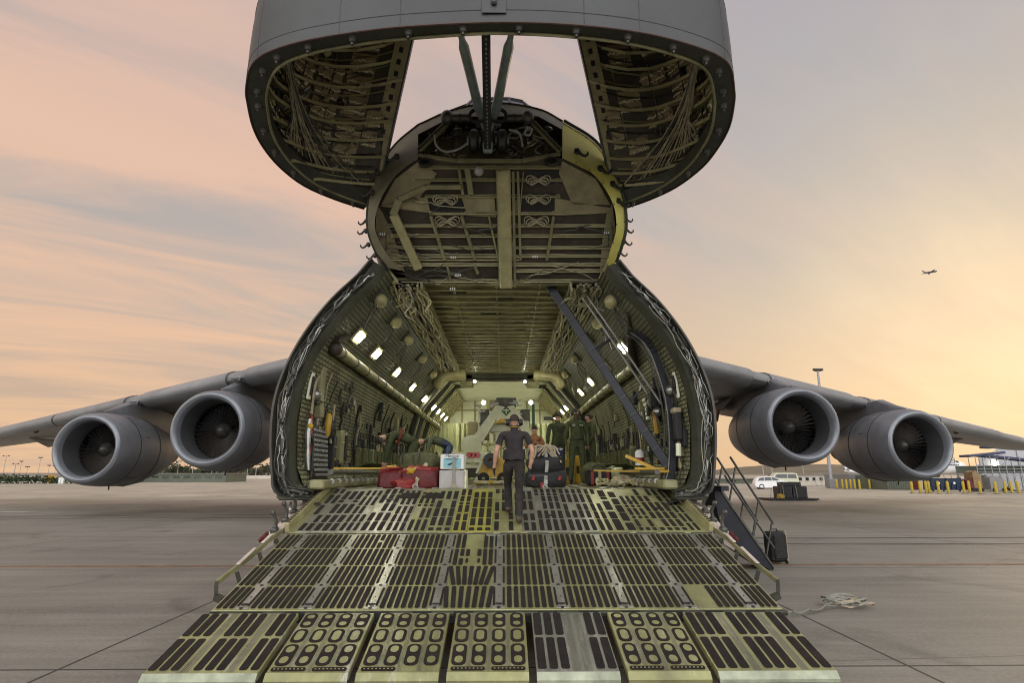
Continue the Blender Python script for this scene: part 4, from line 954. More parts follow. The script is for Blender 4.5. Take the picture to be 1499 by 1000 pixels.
# side gear of the ramp
for s in(1,-1):
    X=lambda x:x*s-.0
    b=MB(); b.bar(rp(s*3.12,8.8,.06),rp(s*3.12,10.75,.06),.07,.14,0,tuple(RN),.01)
    for k in range(24): b.box(rp(s*3.12,8.86+k*.08,.135),(.05,.025,.02),RR,1)
    part(b,'ramp_curb',['olive_lt','brown_dark'])
    b=MB(); P=[rp(s*3.19,8.5,-.06),rp(s*3.19,10.7,-.06),rp(s*3.36,10.6,-.10),rp(s*3.44,8.9,-.16),rp(s*3.32,8.45,-.14)]
    b.prism(P,RN*.10,0); part(b,'side_fairing','pink_white')
    for k,yy in enumerate((8.9,9.3,9.65,10.2)):
        b=MB(); p=rp(s*3.34,yy,-.02); b.box(p,(.10,.12,.10),RR,0,.02); b.tube([p,p+V((s*-.01,.02,.14)),p+V((s*.03,-.03,.26))],[.03,.025,.03],6,0); b.tube([p+V((0,.06,0)),p+V((0,.07,.20))],.018,6,1); b.ball(p+V((s*.03,-.03,.26)),.04,0,5,7)
        part(b,'ramp_lug',['steel_dk','steel'])
    b=MB(); p=rp(s*3.34,9.45,.1); b.tube([p,V((s*3.36,9.85,1.42))],.025,8); b.ball(p,.06,0,6,8); part(b,'ramp_link','steel')
    b=MB(); q=[rp(s*3.16,8.72,.05),rp(s*3.20,8.35,.055),rp(s*3.22,7.95,.04),rp(s*3.24,7.6,.055),rp(s*3.29,7.25,.045),rp(s*3.30,7.18,.04)]
    for a,c_ in zip(q,q[1:]): b.bar(a,c_,.03,.065,0,(0,0,1),.008)
    b.bar(q[-1],rp(s*3.22,7.02,-.04),.035,.08,1); b.bar(rp(s*3.22,7.02,-.04),rp(s*3.12,6.98,-.06),.08,.06,1)
    b.box(q[2].lerp(q[3],.5)+V((s*.0,0,.05)),(.05,.5,.02),RR,2,.01); b.box(q[1].lerp(q[2],.1)+V((0,0,.05)),(.05,.3,.02),RR,2,.01)
    for yy,xx in((8.55,3.17),(8.1,3.21),(7.55,3.24)):
        b.bar(rp(s*xx,yy,.0),rp(s*(xx-.05),yy-.02,-.16),.04,.05,1)
    part(b,'guard_rail',['olive','olive_dark','pink_white'])
    b=MB(); b.box(rp(s*3.27,8.38,.10),(.045,.28,.07),RR,0,.02); part(b,'red_tag','red')
b=MB()
for xx in(-2,-.7,.7,2): b.bar((xx,7.5,.15),(xx,10.6,1.2),.12,.14)
part(b,'ramp_beam','olive_dark')
# ---- wings, slats, pylons, engines
random.seed(5)
AF=[(0,0),(.004,.16),(.02,.30),(.06,.47),(.14,.66),(.3,.82),(.5,.75),(.75,.42),(1,.03),(1,-.02),(.75,-.18),(.5,-.32),(.3,-.40),(.14,-.40),(.06,-.34),(.02,-.24),(.004,-.13)]
def le(x): return V((x,20.95+ (abs(x)-3.5)*.535,6.92-(abs(x)-3.5)*.096))
def chord(x): return lerp(13.6,4.6,(abs(x)-3.5)/31)
def thick(x): return lerp(.98,.62,(abs(x)-3.5)/31)
def secn(x,k=1,pts=AF,dy=0): 
    o=le(x); return [o+V((0,u*chord(x)+dy,v*thick(x)*k)) for u,v in pts]
for s in(-1,1):
    b=MB(); xs=[2.0,5,8,10.5,12.4,14.5,17,19,22,26,30,34.2,37.5]
    G=[secn(s*x) for x in xs]; b.grid(G,0,cv=True,flip=(s>0)); b.poly(G[-1],0)
    for x in(6,9,15.5,21.5,24,27.5,31): # seams round the leading edge
        P=secn(s*x,1.004,AF[:6]+AF[12:],-.004); Q=AF[13:]+AF[:5]; b.tube(secn(s*x,1.01,Q,-.01),.012,4,1)
    W=part(b,'wing',['wing_grey','skin_dark'])
    for (x0,x1) in((4.4,11.3),(12.4,17.9),(19.2,25),(25.15,31.5)):
        b=MB(); pts=[(.115,.62),(.06,.50),(.02,.33),(.002,.17),(-.004,0),(.0,-.15),(.012,-.27),(.05,-.45),(.075,-.49)]
        n=6; b.grid([secn(s*lerp(x0,x1,i/n),1.03,pts,-.10) for i in range(n+1)],0,flip=(s<0))
        for x in(x0,x1): b.poly(secn(s*x,1.03,pts,-.10),0)
        b.tube([secn(s*lerp(x0,x1,i/n),1.03,pts,-.10)[0] for i in range(n+1)],.018,5,1)
        part(b,'leading_edge_slat',['wing_grey','black'],W)
    for k in range(9):
        x=6+k*3; p=secn(s*x,1,[(.35,-.4)])[0]; b=MB(); b.tube([p,p+V((0,1.6,-.28)),p+V((0,3.6,-.1))],[.05,.26,.1],8); part(b,'flap_fairing','wing_grey',W) if k%2==0 else None
    b=MB(); p=secn(s*27.5,1,[(.1,-.4)])[0]; b.lathe([(0,-.16),(.12,-.1),(.16,0)],p,'Z',10); part(b,'underwing_lamp','steel_dk',W)
ENG=[(-11.85,23.4,3.66),(12.5,23.4,3.85),(-18.45,26,2.98),(19.15,26,3.2)]
for (ex,ey,ez) in ENG:
    s=1 if ex>0 else -1; o=V((ex,ey,ez))
    b=MB(); b.lathe([(1.50,.10),(1.57,.25),(1.64,.7),(1.68,1.3)],o,'Y',56,0); b.lathe([(1.685,1.34),(1.69,2.2),(1.62,3.1),(1.46,4.0),(1.22,4.9),(1.10,5.3),(1.0,5.3)],o,'Y',56,0)
    b.lathe([(1.67,1.28),(1.655,1.31),(1.67,1.36)],o,'Y',56,1); b.lathe([(1.645,2.9),(1.652,2.93),(1.645,2.96)],o,'Y',56,1)
    b.tube([o+V((0,2.2,-1.63)),o+V((0,3.0,-1.62)),o+V((0,4.4,-1.42)),o+V((0,5.0,-1.15))],[.03,.11,.12,.04],8,0)
    b.tube([o+V((0,2.0,-1.68)),o+V((0,2.02,-1.85))],.035,6,1)
    for a in(-50,-130,62,118): b.tube([o+V((1.688*math.cos(math.radians(a)),1.36+.2*i,1.688*math.sin(math.radians(a)))) if i<4 else o+V((lerp(1.69,1.47,(i-4)/9)*math.cos(math.radians(a)),2.16+.2*(i-4),lerp(1.69,1.47,(i-4)/9)*math.sin(math.radians(a)))) for i in range(13)],.008,4,1)
    for a in(-80,-100,-70,20,160): 
        e=V((math.cos(math.radians(a)),0,math.sin(math.radians(a)))); b.box(o+e*1.688+V((0,1.9,0)),(.02,.25,.02),None,1)
    NA=part(b,'engine_nacelle',['nacelle','black'])
    b=MB(); b.lathe([(1.22,.34),(1.25,.14),(1.31,.04),(1.38,0),(1.44,.02),(1.50,.10)],o,'Y',56,0); part(b,'intake_lip','lip',NA)
    b=MB(); b.lathe([(1.17,1.32),(1.175,.9),(1.20,.5),(1.22,.34)],o,'Y',56,0); part(b,'intake_duct','skin_dark',NA)
    b=MB(); b.lathe([(0,1.75),(1.18,1.75)],o,'Y',40,1)
    for k in range(38):
        a=2*PI*k/38; G=[]
        for i in range(5):
            r=.34+.82*i/4; tw=.55+.45*i/4; w_=.030+.030*i/4
            e=V((math.cos(a),0,math.sin(a))); tt=V((-math.sin(a),0,math.cos(a)))
            G.append([o+e*r+V((0,1.40,0))+tt*w_*math.cos(tw)*q+V((0,.22*math.sin(tw)*q,0)) for q in(-1,0,1)])
        b.grid(G,0)
    b.lathe([(1.165,1.34),(1.15,1.36),(1.15,1.42),(1.17,1.44)],o,'Y',48,1); part(b,'fan',['fan','black'],NA)
    b=MB(); b.lathe([(0,1.02),(.08,1.05),(.2,1.18),(.31,1.36),(.36,1.5)],o,'Y',24); part(b,'spinner','steel_dk',NA)
    b=MB(); b.lathe([(1.0,5.3),(.95,4.8),(.86,5.3),(.72,6.0),(.62,6.5),(.58,6.5),(.58,6.2),(.40,6.4),(.2,7.1),(0,7.4)],o,'Y',32); part(b,'exhaust_nozzle','brown',NA)
    # pylon
    wl=le(ex)+V((0,.3,-.1)); b=MB(); G=[]
    for f,(y0,z0,z1,w_) in enumerate(((.75,1.60,1.64,.02),(1.4,1.62,1.85,.17),(2.4,1.52,2.25,.24),(4.0,1.2,2.25,.26),(6.5,.9,2.1,.26),(9.0,1.3,2.0,.12))):
        y=ey+y0; G.append([V((ex-w_,y,ez+z0)),V((ex-w_,y,ez+z1)),V((ex-w_*.5,y,ez+z1+.06)),V((ex+w_*.5,y,ez+z1+.06)),V((ex+w_,y,ez+z1)),V((ex+w_,y,ez+z0))])
    b.grid(G,0,cv=True); part(b,'pylon','nacelle')
    b=MB(); q=le(ex+.0)+V((0,-.12,-.05)); b.prism([q+V((-.24*s,-.05,-.16)),q+V((-.34*s,-.02,.14)),q+V((.08*s,-.0,.02))],(0,.06,0),0); b.bar(q+V((-.25*s,-.1,-.05)),q+V((.1*s,-.1,-.1)),.05,.03,1); part(b,'slat_end_plate',['far_grey','black'])
    b=MB(); q=V((ex-1.2*s,ey+6.2,ez+1.0)); b.prism([q+V((0,0,.3)),q+V((0,2.2,.2)),q+V((0,1.0,-.35)),q+V((0,.4,-.3))],(.12*s,0,0)); part(b,'pylon_fairing','brown')
# ---- crew door stair on the starboard side
b=MB(); dark=[]
S0,S1=PY(1034,716,12.6),PY(1110,829,12.75); S1.z=.03
dv=S1-S0; wv=V((.05,-.62,0)); 
n=12; lo=[]
for i in range(n+1):
    f=i/n; p=S0.lerp(S1,f); lo.append(p+V((-.30*math.sin(f*PI)-.10,0,-.12*math.sin(f*PI)-.02)))
b.grid([lo,[p+wv for p in lo]],0,flip=True)
for e in(0,1):
    ed=[S0.lerp(S1,i/n)+wv*e for i in range(n+1)]; lw=[p+wv*e for p in lo]; b.grid([ed,lw],0,flip=bool(e)); b.tube([p+V((0,0,.01)) for p in ed],.025,6,1)
for i in range(10):
    p=S0.lerp(S1,(i+.6)/10); b.box(p+wv*.5+V((-.02,0,0)),(.20,.58,.03),None,1,.006); b.box(p+wv*.5+V((.06,0,-.05)),(.02,.56,.09),None,0)
for k in range(5): b.tube([S0.lerp(S1,.1)+wv*(.15+.15*k)+V((-.06,0,-.03)),S0.lerp(S1,.95)+wv*(.15+.15*k)+V((-.06,0,-.03))],.015,5,1)
part(b,'crew_stair',['blue_black','steel_dk'])
for e in(0,1):
    w_=wv*e; up=V((.30,0,.62)); b=MB(); a=S0.lerp(S1,-.02)+w_+up; c_=S0.lerp(S1,.80)+w_+up*.9
    b.tube([a,c_],.024,7); a2=S0.lerp(S1,.0)+w_+up*.45; c2=S0.lerp(S1,.92)+w_+up*.42; b.tube([a2,c2],.022,7)
    for f in(.12,.55,.8): b.tube([S0.lerp(S1,f+.06)+w_,S0.lerp(S1,f-.03)+w_+up*.95],.02,6)
    part(b,'stair_handrail','steel_dk')
b=MB(); b.bar(S0+V((-.3,.2,.02)),S0+V((.1,-.8,.02)),.2,.1); part(b,'stair_sill','blue_black')
def text_mesh(body,size,ext,mat,parent,loc,rot,shear=0,align='LEFT'):
    c=bpy.data.curves.new('t','FONT'); c.body=body; c.size=size; c.extrude=ext; c.shear=shear; c.align_x=align
    o=bpy.data.objects.new('t',c); COL.objects.link(o); dg=bpy.context.evaluated_depsgraph_get(); me=bpy.data.meshes.new_from_object(o.evaluated_get(dg)); bpy.data.objects.remove(o)
    me.name='lettering'; me.materials.clear(); me.materials.append(MT[mat]); q=bpy.data.objects.new('lettering',me); COL.objects.link(q); q.parent=parent; q.location=loc; q.rotation_euler=rot; return q
# ================================================================== PEOPLE
def skinbody(verts,edges,rad,mats,pick,name,parent,sub=2):
    """one continuous skinned surface grown on a skeleton, baked to a plain mesh"""
    me=bpy.data.meshes.new(name+'_rig'); me.from_pydata([tuple(v) for v in verts],edges,[]); me.update()
    o=bpy.data.objects.new(name+'_rig',me); COL.objects.link(o)
    o.modifiers.new('s','SKIN'); lay=me.skin_vertices[0] if me.skin_vertices else None
    if lay is None:
        me.attributes.new('x','FLOAT','POINT')
    for i,r in enumerate(rad):
        r=r if isinstance(r,tuple) else (r,r)
        me.skin_vertices[0].data[i].radius=r
    me.skin_vertices[0].data[0].use_root=True
    sb=o.modifiers.new('b','SUBSURF'); sb.levels=sub; sb.render_levels=sub
    dg=bpy.context.evaluated_depsgraph_get(); ev=o.evaluated_get(dg); m2=bpy.data.meshes.new_from_object(ev)
    bpy.data.objects.remove(o); bpy.data.meshes.remove(me)
    from mathutils import noise as nz
    for v in m2.vertices:
        if v.co.z<1.47 and v.co.z>.12:
            q=v.co; f=abs(nz.noise(V((q.x*16+q.z*9,q.y*16,q.z*11))))-.25
            v.co=q+v.normal*(f*.016)
    m2.name=name; m2.materials.clear()
    for k in mats: m2.materials.append(MT[k])
    seg=[(V(verts[a]),V(verts[c]),pick(a,c),(rad[a] if not isinstance(rad[a],tuple) else rad[a][0])+.001) for a,c in edges]
    for p in m2.polygons:
        c=p.center; best=None
        for a,e,mi,r in seg:
            d=e-a; tt=max(0,min(1,(c-a).dot(d)/max(d.length_squared,1e-9))); q=(c-(a+d*tt)).length-r*.5
            if best is None or q<best[0]: best=(q,mi)
        p.material_index=best[1]; p.use_smooth=True
    r=bpy.data.objects.new(name,m2); COL.objects.link(r); r.parent=parent
    return r
def person(label,loc,rz_,J,mats,gear=(),short=False,group=None,scale=1.0,gloves=None,boots='black',hair='hair',cap=None):
    """J: joints in local metres, facing +Y, feet near z=0. mats: (top, trousers, skin)"""
    T_=thing('person',label,'person',loc,group); T_.rotation_euler=(0,0,rz_); T_.scale=(scale,)*3
    D=dict(pel=(0,0,.96),wai=(0,0,1.10),che=(0,.01,1.30),nb=(0,0,1.46),nt=(0,.015,1.54),hd=(0,.03,1.63),ht=(0,.02,1.70),
           shL=(-.185,0,1.42),elL=(-.25,-.02,1.14),wrL=(-.26,.05,.89),shR=(.185,0,1.42),elR=(.25,-.02,1.14),wrR=(.26,.05,.89),
           hiL=(-.10,0,.92),knL=(-.11,.02,.50),anL=(-.11,-.02,.09),toL=(-.13,.15,.03),hiR=(.10,0,.92),knR=(.11,.02,.50),anR=(.11,-.02,.09),toR=(.13,.15,.03))
    D.update(J); D={k:V(v) for k,v in D.items()}
    vs=[];rad=[];ix={};ed=[];km={}
    def ad(k,p,r): ix[k]=len(vs); vs.append(V(p)); rad.append(r)
    def cn(a,c,mi): ed.append((ix[a],ix[c])); km[(ix[a],ix[c])]=mi
    ad('pel',D['pel'],(.155,.115)); ad('wai',D['wai'],(.150,.11)); ad('che',D['che'],(.165,.118)); ad('up',D['che'].lerp(D['nb'],.65),(.13,.095)); ad('nb',D['nb'],.062); ad('nt',D['nt'],.055)
    fw=(D['hd']-D['nt']); 
    ad('jaw',D['nt'].lerp(D['hd'],.45)+V((0,.015,0)),.068); ad('hd',D['hd'],(.082,.098)); ad('ht',D['ht'],(.062,.075))
    cn('pel','wai',1); cn('wai','che',0); cn('che','up',0); cn('up','nb',0); cn('nb','nt',2); cn('nt','jaw',2); cn('jaw','hd',2); cn('hd','ht',2)
    for S in 'LR':
        sh,el,wr=D['sh'+S],D['el'+S],D['wr'+S]; ad('sh'+S,sh,.066); ad('ua'+S,sh.lerp(el,.35),.060)
        ad('sl'+S,sh.lerp(el,.66),.060); ad('sk'+S,sh.lerp(el,.70),.045 if short else .054); ad('el'+S,el,.043 if short else .05); ad('fa'+S,el.lerp(wr,.35),.043 if short else .048); ad('wr'+S,wr,.029)
        cn('up','sh'+S,0); cn('sh'+S,'ua'+S,0); cn('ua'+S,'sl'+S,0); am=2 if short else 0
        cn('sl'+S,'sk'+S,am); cn('sk'+S,'el'+S,am); cn('el'+S,'fa'+S,am); cn('fa'+S,'wr'+S,am)
        d=(wr-el).normalized(); fwd=V((0,1,0))-d*d.y; fwd=fwd.normalized() if fwd.length>.1 else V((0,0,1)); si=d.cross(fwd)
        pal=wr+d*.055; ad('pa'+S,pal,(.036,.024)); cn('wr'+S,'pa'+S,3)
        for k,(o_,ln) in enumerate(((-.027,.070),(-.009,.082),(.009,.077),(.027,.060))):
            k1,k2='f%d'%k+S,'g%d'%k+S; base=pal+fwd*o_+d*.03; ad(k1,base+d*ln*.45+si*.004,.0095); ad(k2,base+d*ln*.85+si*(.022 if S=='L' else -.022)+fwd*.004,.008); cn('pa'+S,k1,3); cn(k1,k2,3)
        ad('th'+S,wr+d*.04+fwd*.045,.0105); ad('ti'+S,wr+d*.085+fwd*.05,.009); cn('pa'+S,'th'+S,3); cn('th'+S,'ti'+S,3)
        hi,kn,an,to=D['hi'+S],D['kn'+S],D['an'+S],D['to'+S]
        ad('hi'+S,hi,.098); ad('tq'+S,hi.lerp(kn,.5),.086); ad('kn'+S,kn,.064); ad('cf'+S,kn.lerp(an,.35),.066); ad('cu'+S,kn.lerp(an,.9),.064); ad('an'+S,an,.046); ad('to'+S,to,(.040,.034)); ad('he'+S,an+V(((an-to).x*.3,(an-to).y*.3,to.z-an.z)),.04)
        cn('pel','hi'+S,1); cn('hi'+S,'tq'+S,1); cn('tq'+S,'kn'+S,1); cn('kn'+S,'cf'+S,1); cn('cf'+S,'cu'+S,1); cn('cu'+S,'an'+S,4); cn('an'+S,'to'+S,4); cn('an'+S,'he'+S,4)
    body=skinbody(vs,ed,rad,[mats[0],mats[1],mats[2],gloves or mats[2],boots],lambda a,c:km[(a,c)],'body',T_)
    h=D['hd']; up=(D['ht']-D['nt']).normalized(); F=D.get('face',V((0,1,0)))
    F=(F-up*F.dot(up)).normalized(); S_=F.cross(up); R=M3((S_,F,up)).transposed(); C=D['nt']+up*.095
    def H(x,y,z): return C+R@V((x,y,z))
    z0=V((0,0,0))
    b=MB()                                      # hair cap
    G=[]
    for i in range(9):
        a=PI*.5*i/8*1.2; G.append([H(.079*math.sin(a)*math.cos(q*2*PI/18),-.008+.097*math.sin(a)*math.sin(q*2*PI/18)-.006*(a>1),.022+.092*math.cos(a)+(.035*max(0,math.sin(q*2*PI/18))*(a>1.2))) for q in range(18)])
    b.grid(G,0,cv=True); b.build('hair',hair,T_,off=z0)
    b=MB()
    for e in(-1,1):
        b.ball(H(e*.081,-.005,-.005),.026,0,6,8,(.4,.8,1.2))
    b.build('ears',mats[2],T_,off=z0)
    b=MB(); b.tube([H(0,.088,.02),H(0,.112,-.015),H(0,.095,-.028)],[.008,.015,.008],6,0); 
    for e in(-1,1): b.ball(H(e*.032,.082,.022),.011,1,5,7); b.bar(H(e*.018,.092,.04),H(e*.05,.08,.042),.008,.008,2)
    b.tube([H(-.022,.085,-.052),H(0,.093,-.052),H(.022,.085,-.052)],.006,5,3); b.build('face',[mats[2],'white','hair','skin_deep'],T_,off=z0)
    for g in gear: g(T_,H,D)
    return T_
def headset(col='black',band=True):
    def f(T_,H,D):
        b=MB()
        for e in(-1,1): b.lathe([(0,-.022),(.038,-.022),(.043,0),(.038,.022),(0,.022)],H(e*.10,0,0),'X',12,0)
        b.tube([H(.1*math.cos(a*PI/10),0,.115*math.sin(a*PI/10)+.02) for a in range(11)],.010,6,0); b.build('ear_defenders',col,T_,off=V((0,0,0)))
    return f
def neckband(col):
    def f(T_,H,D):
        b=MB(); b.tube([H(.066*math.cos(a*PI/8),.068*math.sin(a*PI/8)-.01,-.098) for a in range(17)],.013,6); b.build('neck_band',col,T_,off=V((0,0,0)))
    return f
def patch(pts,col,nm):
    def f(T_,H,D):
        for (p,sz) in pts:
            b=MB(); b.box(p,sz,None,0,.004); b.build(nm,col,T_,off=V((0,0,0)))
    return f
def ring(j,k,f_,r,col,nm):
    def f(T_,H,D):
        p=D[j].lerp(D[k],f_); d=(D[k]-D[j]).normalized(); a=d.orthogonal().normalized(); c=d.cross(a); b=MB()
        b.tube([p+a*r*math.cos(q*PI/8)+c*r*math.sin(q*PI/8) for q in range(17)],.018,6); b.build(nm,col,T_,off=V((0,0,0)))
    return f
def belt(col='black'):
    def f(T_,H,D):
        b=MB(); p=D['pel']+V((0,0,.08)); b.tube([p+V((.165*math.cos(q*PI/10),.125*math.sin(q*PI/10),0)) for q in range(21)],.016,6); b.build('belt',col,T_,off=V((0,0,0)))
    return f
def hem(T_,H,D):
    b=MB(); p=D['pel']+V((0,-.005,.02)); n=20
    b.grid([[p+V((r*math.cos(q*2*PI/n),r*.80*math.sin(q*2*PI/n)+.004*math.sin(q*3),z+.008*math.sin(q*2.1))) for q in range(n)] for r,z in((.172,.16),(.178,.06),(.186,.0),(.181,.0))],0,cv=True); b.build('shirt_hem','tee',T_,off=V((0,0,0)))
def cups(T_,H,D):
    b=MB()
    for e in(-1,1): b.lathe([(0,-.03),(.05,-.03),(.056,0),(.05,.03),(0,.03)],H(e*.108,.0,-.02),'X',14,0)
    b.tube([H(.1*math.cos(a*PI/10),-.07*math.sin(a*PI/10)-.02,-.085) for a in range(11)],.009,6,0); b.build('ear_defenders','black',T_,off=V((0,0,0)))
# man walking up the ramp, seen from behind
mp_=V((.325,9.02,rz(9.02)))
def rzl(dy): return .28*dy
person('man in a charcoal tee and dark trousers walking up the ramp, seen from behind',mp_,0,
   dict(pel=(0,.10,.98),wai=(0,.12,1.10),che=(0,.14,1.29),nb=(0,.14,1.44),nt=(0,.15,1.52),hd=(0,.165,1.60),ht=(0,.16,1.67),
        shL=(-.195,.13,1.40),elL=(-.285,.10,1.13),wrL=(-.315,.18,.90),shR=(.195,.13,1.40),elR=(.29,.06,1.13),wrR=(.25,.12,.89),
        hiL=(-.095,.10,.94),knL=(-.10,.36,.62),anL=(-.085,.44,.24),toL=(-.09,.62,.19),hiR=(.09,.10,.94),knR=(.075,.12,.52),anR=(.07,.0,.10),toR=(.09,.17,.06)),
   ('tee','trouser','skin'),[cups,neckband('yellow'),hem],True,gloves='glove',boots='boot',scale=.985)
FS=('flight_green','flight_green','skin')
def stand(px,y,label,rz_,J={},mats=FS,gear=(),**k):
    p=PY(px,700,y); return person(label,(p.x,y,FZ+.01),rz_,J,mats,gear,group=k.pop('group',None),**k)
stand(818,14.6,'stocky crew member in green flight suit seen from behind, beside the curtain',.25,{'shL':(-.21,0,1.40),'shR':(.21,0,1.40),'elL':(-.28,-.03,1.12),'elR':(.27,.05,1.13),'wrR':(.2,.22,1.05)},gear=[headset('black')],scale=1.03)
stand(845.5,14.0,'tall crew member in green flight suit facing us with legs apart',PI+.1,{'elL':(-.27,-.02,1.14),'elR':(.27,-.02,1.14),'anL':(-.16,-.02,.09),'anR':(.16,-.02,.09),'toL':(-.19,.14,.03),'toR':(.19,.14,.03),'knL':(-.13,.02,.5),'knR':(.13,.02,.5),'face':(.2,.9,-.1)},('flight_green','flight_green','skin_deep'),[headset(),patch([((.09,.135,1.36),(.07,.02,.05)),((-.09,.135,1.36),(.09,.02,.03))],'webbing','badge'),belt()],scale=1.03)
stand(866,14.3,'crew member turned sideways with a white sleeve patch, next to the side wall',PI/2+.25,{'elL':(-.24,.05,1.15),'wrL':(-.2,.18,.93)},FS,[headset('hair'),patch([((-.225,0,1.36),(.02,.07,.05))],'white','badge')],scale=.99)
# man with sunglasses behind the luggage
def shades(T_,H,D):
    b=MB(); b.box(H(0,.098,.022),(.13,.02,.035),None,0,.008); b.build('sunglasses','black',T_,off=V((0,0,0)))
stand(783,15.0,'person in sunglasses and orange shirt behind the strapped luggage heap',PI,{'pel':(0,0,.7),'wai':(0,0,.86),'che':(0,.02,1.05),'nb':(0,.02,1.2),'nt':(0,.03,1.28),'hd':(0,.04,1.36),'ht':(0,.035,1.43),'shL':(-.18,.02,1.15),'shR':(.18,.02,1.15),'elL':(-.23,.1,.92),'elR':(.23,.1,.92),'wrL':(-.08,.28,1.0),'wrR':(.08,.28,1.0),'hiL':(-.1,0,.66),'hiR':(.1,0,.66),'knL':(-.12,.4,.62),'knR':(.12,.4,.62),'anL':(-.12,.4,.12),'anR':(.12,.4,.12),'toL':(-.12,.55,.04),'toR':(.12,.55,.04)},('clothes_orange','navy','skin'),[shades])
# crew bending over the gear
bendJ=lambda q:{'pel':(0,0,.88),'wai':(0,.14,.97),'che':(0,.36,1.04),'nb':(0,.52,1.02),'nt':(0,.60,1.0),'hd':(0,.69,.96),'ht':(0,.74,.90),'face':(0,.4,-1),
  'shL':(-.17,.44,1.03),'shR':(.17,.44,1.03),'elL':(-.2,.52,.76),'elR':(.22,.46,.76),'wrL':(-.16,.58,.50),'wrR':(.2,.56,.50),'hiL':(-.1,-.02,.86),'hiR':(.1,-.02,.86),'knL':(-.12,.12,.48),'knR':(.12,.14,.48),'anL':(-.12,-.06,.09),'anR':(.12,-.02,.09),'toL':(-.13,.12,.03),'toR':(.13,.15,.03)}
p=PY(604,700,12.9); person('crew member in a green flight suit bending forward with a red armband',(p.x,12.9,FZ+.01),PI/2+.15,bendJ(0),('flight_green','flight_green','skin'),[headset(),ring('che','wai',.35,.185,'red_lt','red_sash')],scale=1.05)
p=PY(655,700,14.0); person('person in green plaid shirt bending over behind the grey crates',(p.x,14.0,FZ+.01),PI/2+.25,bendJ(0),('plaid','navy','skin'),[],scale=1.02)
# ================================================================== LOAD IN THE HOLD
def lump(b,c,sz,m=0,amp=.18,seed=0,nu=10,nv=16,flat=True,pw=.6):
    c=V(c); G=[]; rs=random.Random(seed); ph=[rs.uniform(0,6) for _ in range(6)]
    for i in range(nu+1):
        a=PI*i/nu; row=[]
        for j in range(nv):
            q=2*PI*j/nv; f=1+amp*(.5*math.sin(3*q+ph[0]+2*a)+.35*math.sin(5*q+ph[1]-3*a)+.4*math.sin(4*a+ph[2]+q))
            sg=lambda v:math.copysign(abs(v)**pw,v)
            x,y,z=sg(math.sin(a)*math.cos(q))*f,sg(math.sin(a)*math.sin(q))*f,sg(math.cos(a))*f
            if flat: z=max(z,-.85)
            row.append(c+V((x*sz[0]/2,y*sz[1]/2,z*sz[2]/2)))
        G.append(row)
    b.grid(G,m,cv=True)
def strap(pts,wd,m,b,up=(0,0,1)):
    for p,q in zip(pts,pts[1:]): b.bar(p,q,wd,.012,m,up)
# red bags
def fb(x0,x1,y,h,z=FZ): p=PY(x0,705,y); q=PY(x1,705,y); return V(((p.x+q.x)/2,y,z+h/2)),q.x-p.x
c_,w_=fb(556,592,11.45,.32); b=MB(); lump(b,c_,(w_,.7,.40),0,.10,3,pw=.4); lump(b,c_+V((0,0,.16)),(w_*.9,.6,.16),1,.3,5); o=b.build('red_bag',['red','red_lt'],None,off=(c_.x,c_.y,FZ)); tag(o,'red nylon kit bag at the end of the row, next to the side wall','bag')
c_,w_=fb(590,645,11.35,.34); b=MB(); lump(b,c_,(w_,.7,.38),0,.08,8,pw=.35); lump(b,c_+V((.0,-.05,.17)),(w_*.95,.5,.14),1,.3,6); o=b.build('red_bag',['red','red_lt'],None,off=(c_.x,c_.y,FZ)); tag(o,'long low red nylon kit bag beside the grey crates','bag')
c_,w_=fb(576,612,11.05,.16); b=MB(); lump(b,c_,(w_,.3,.18),0,.3,11); o=b.build('crumpled_pouch','red_lt',None,off=(c_.x,c_.y,FZ)); tag(o,'crumpled bright red pouch on the floor in front of the red bags','pouch')
for (x0,x1,y,z,h,sd,lb,ct) in((584,616,11.75,FZ+.25,.42,2,'dark olive duffel bag lying on the first red bag','duffel bag'),(606,645,11.6,FZ+.28,.40,4,'plump olive duffel bag on the long red bag beside the crates','duffel bag')):
    c_,w_=fb(x0,x1,y,h,z); b=MB(); lump(b,c_,(w_,.6,h),0,.14,sd,pw=.8)
    for e in(-.3,.3): b.tube([c_+V((e*w_,math.cos(a*PI/8)*-.31,math.sin(a*PI/8)*h*.52)) for a in range(9)],.018,5,1)
    o=b.build('duffel_bag',['bag_green','olive_dark'],None,off=(c_.x,c_.y,z)); tag(o,lb,ct)
for (x,y,z,lb) in((574,11.3,FZ+.36,'yellow cloth bundle on top of the first red bag'),(602,11.1,FZ+.32,'yellow cloth bundle tucked under the pale strap')):
    p=PY(x,690,y); b=MB(); lump(b,(p.x,y,z),(.22,.2,.12),0,.3,int(x)); o=b.build('cloth_bundle','yellow',None,off=(p.x,y,z-.07)); tag(o,lb,'bundle')
b=MB(); q=[PY(608,713,10.95),PY(610,704,11.0),PY(617,690,11.1),PY(625,679,11.2)]; strap(q,.07,0,b,(0,-1,0)); b.lathe([(.035,-.01),(.055,-.01),(.055,.01),(.035,.01),(.035,-.01)],PY(608,713,10.93),'Y',12,1); o=b.build('tie_down_strap',['tan','steel'],None,off=(q[0].x,10.95,FZ)); tag(o,'pale tie down strap over the long red bag','strap')
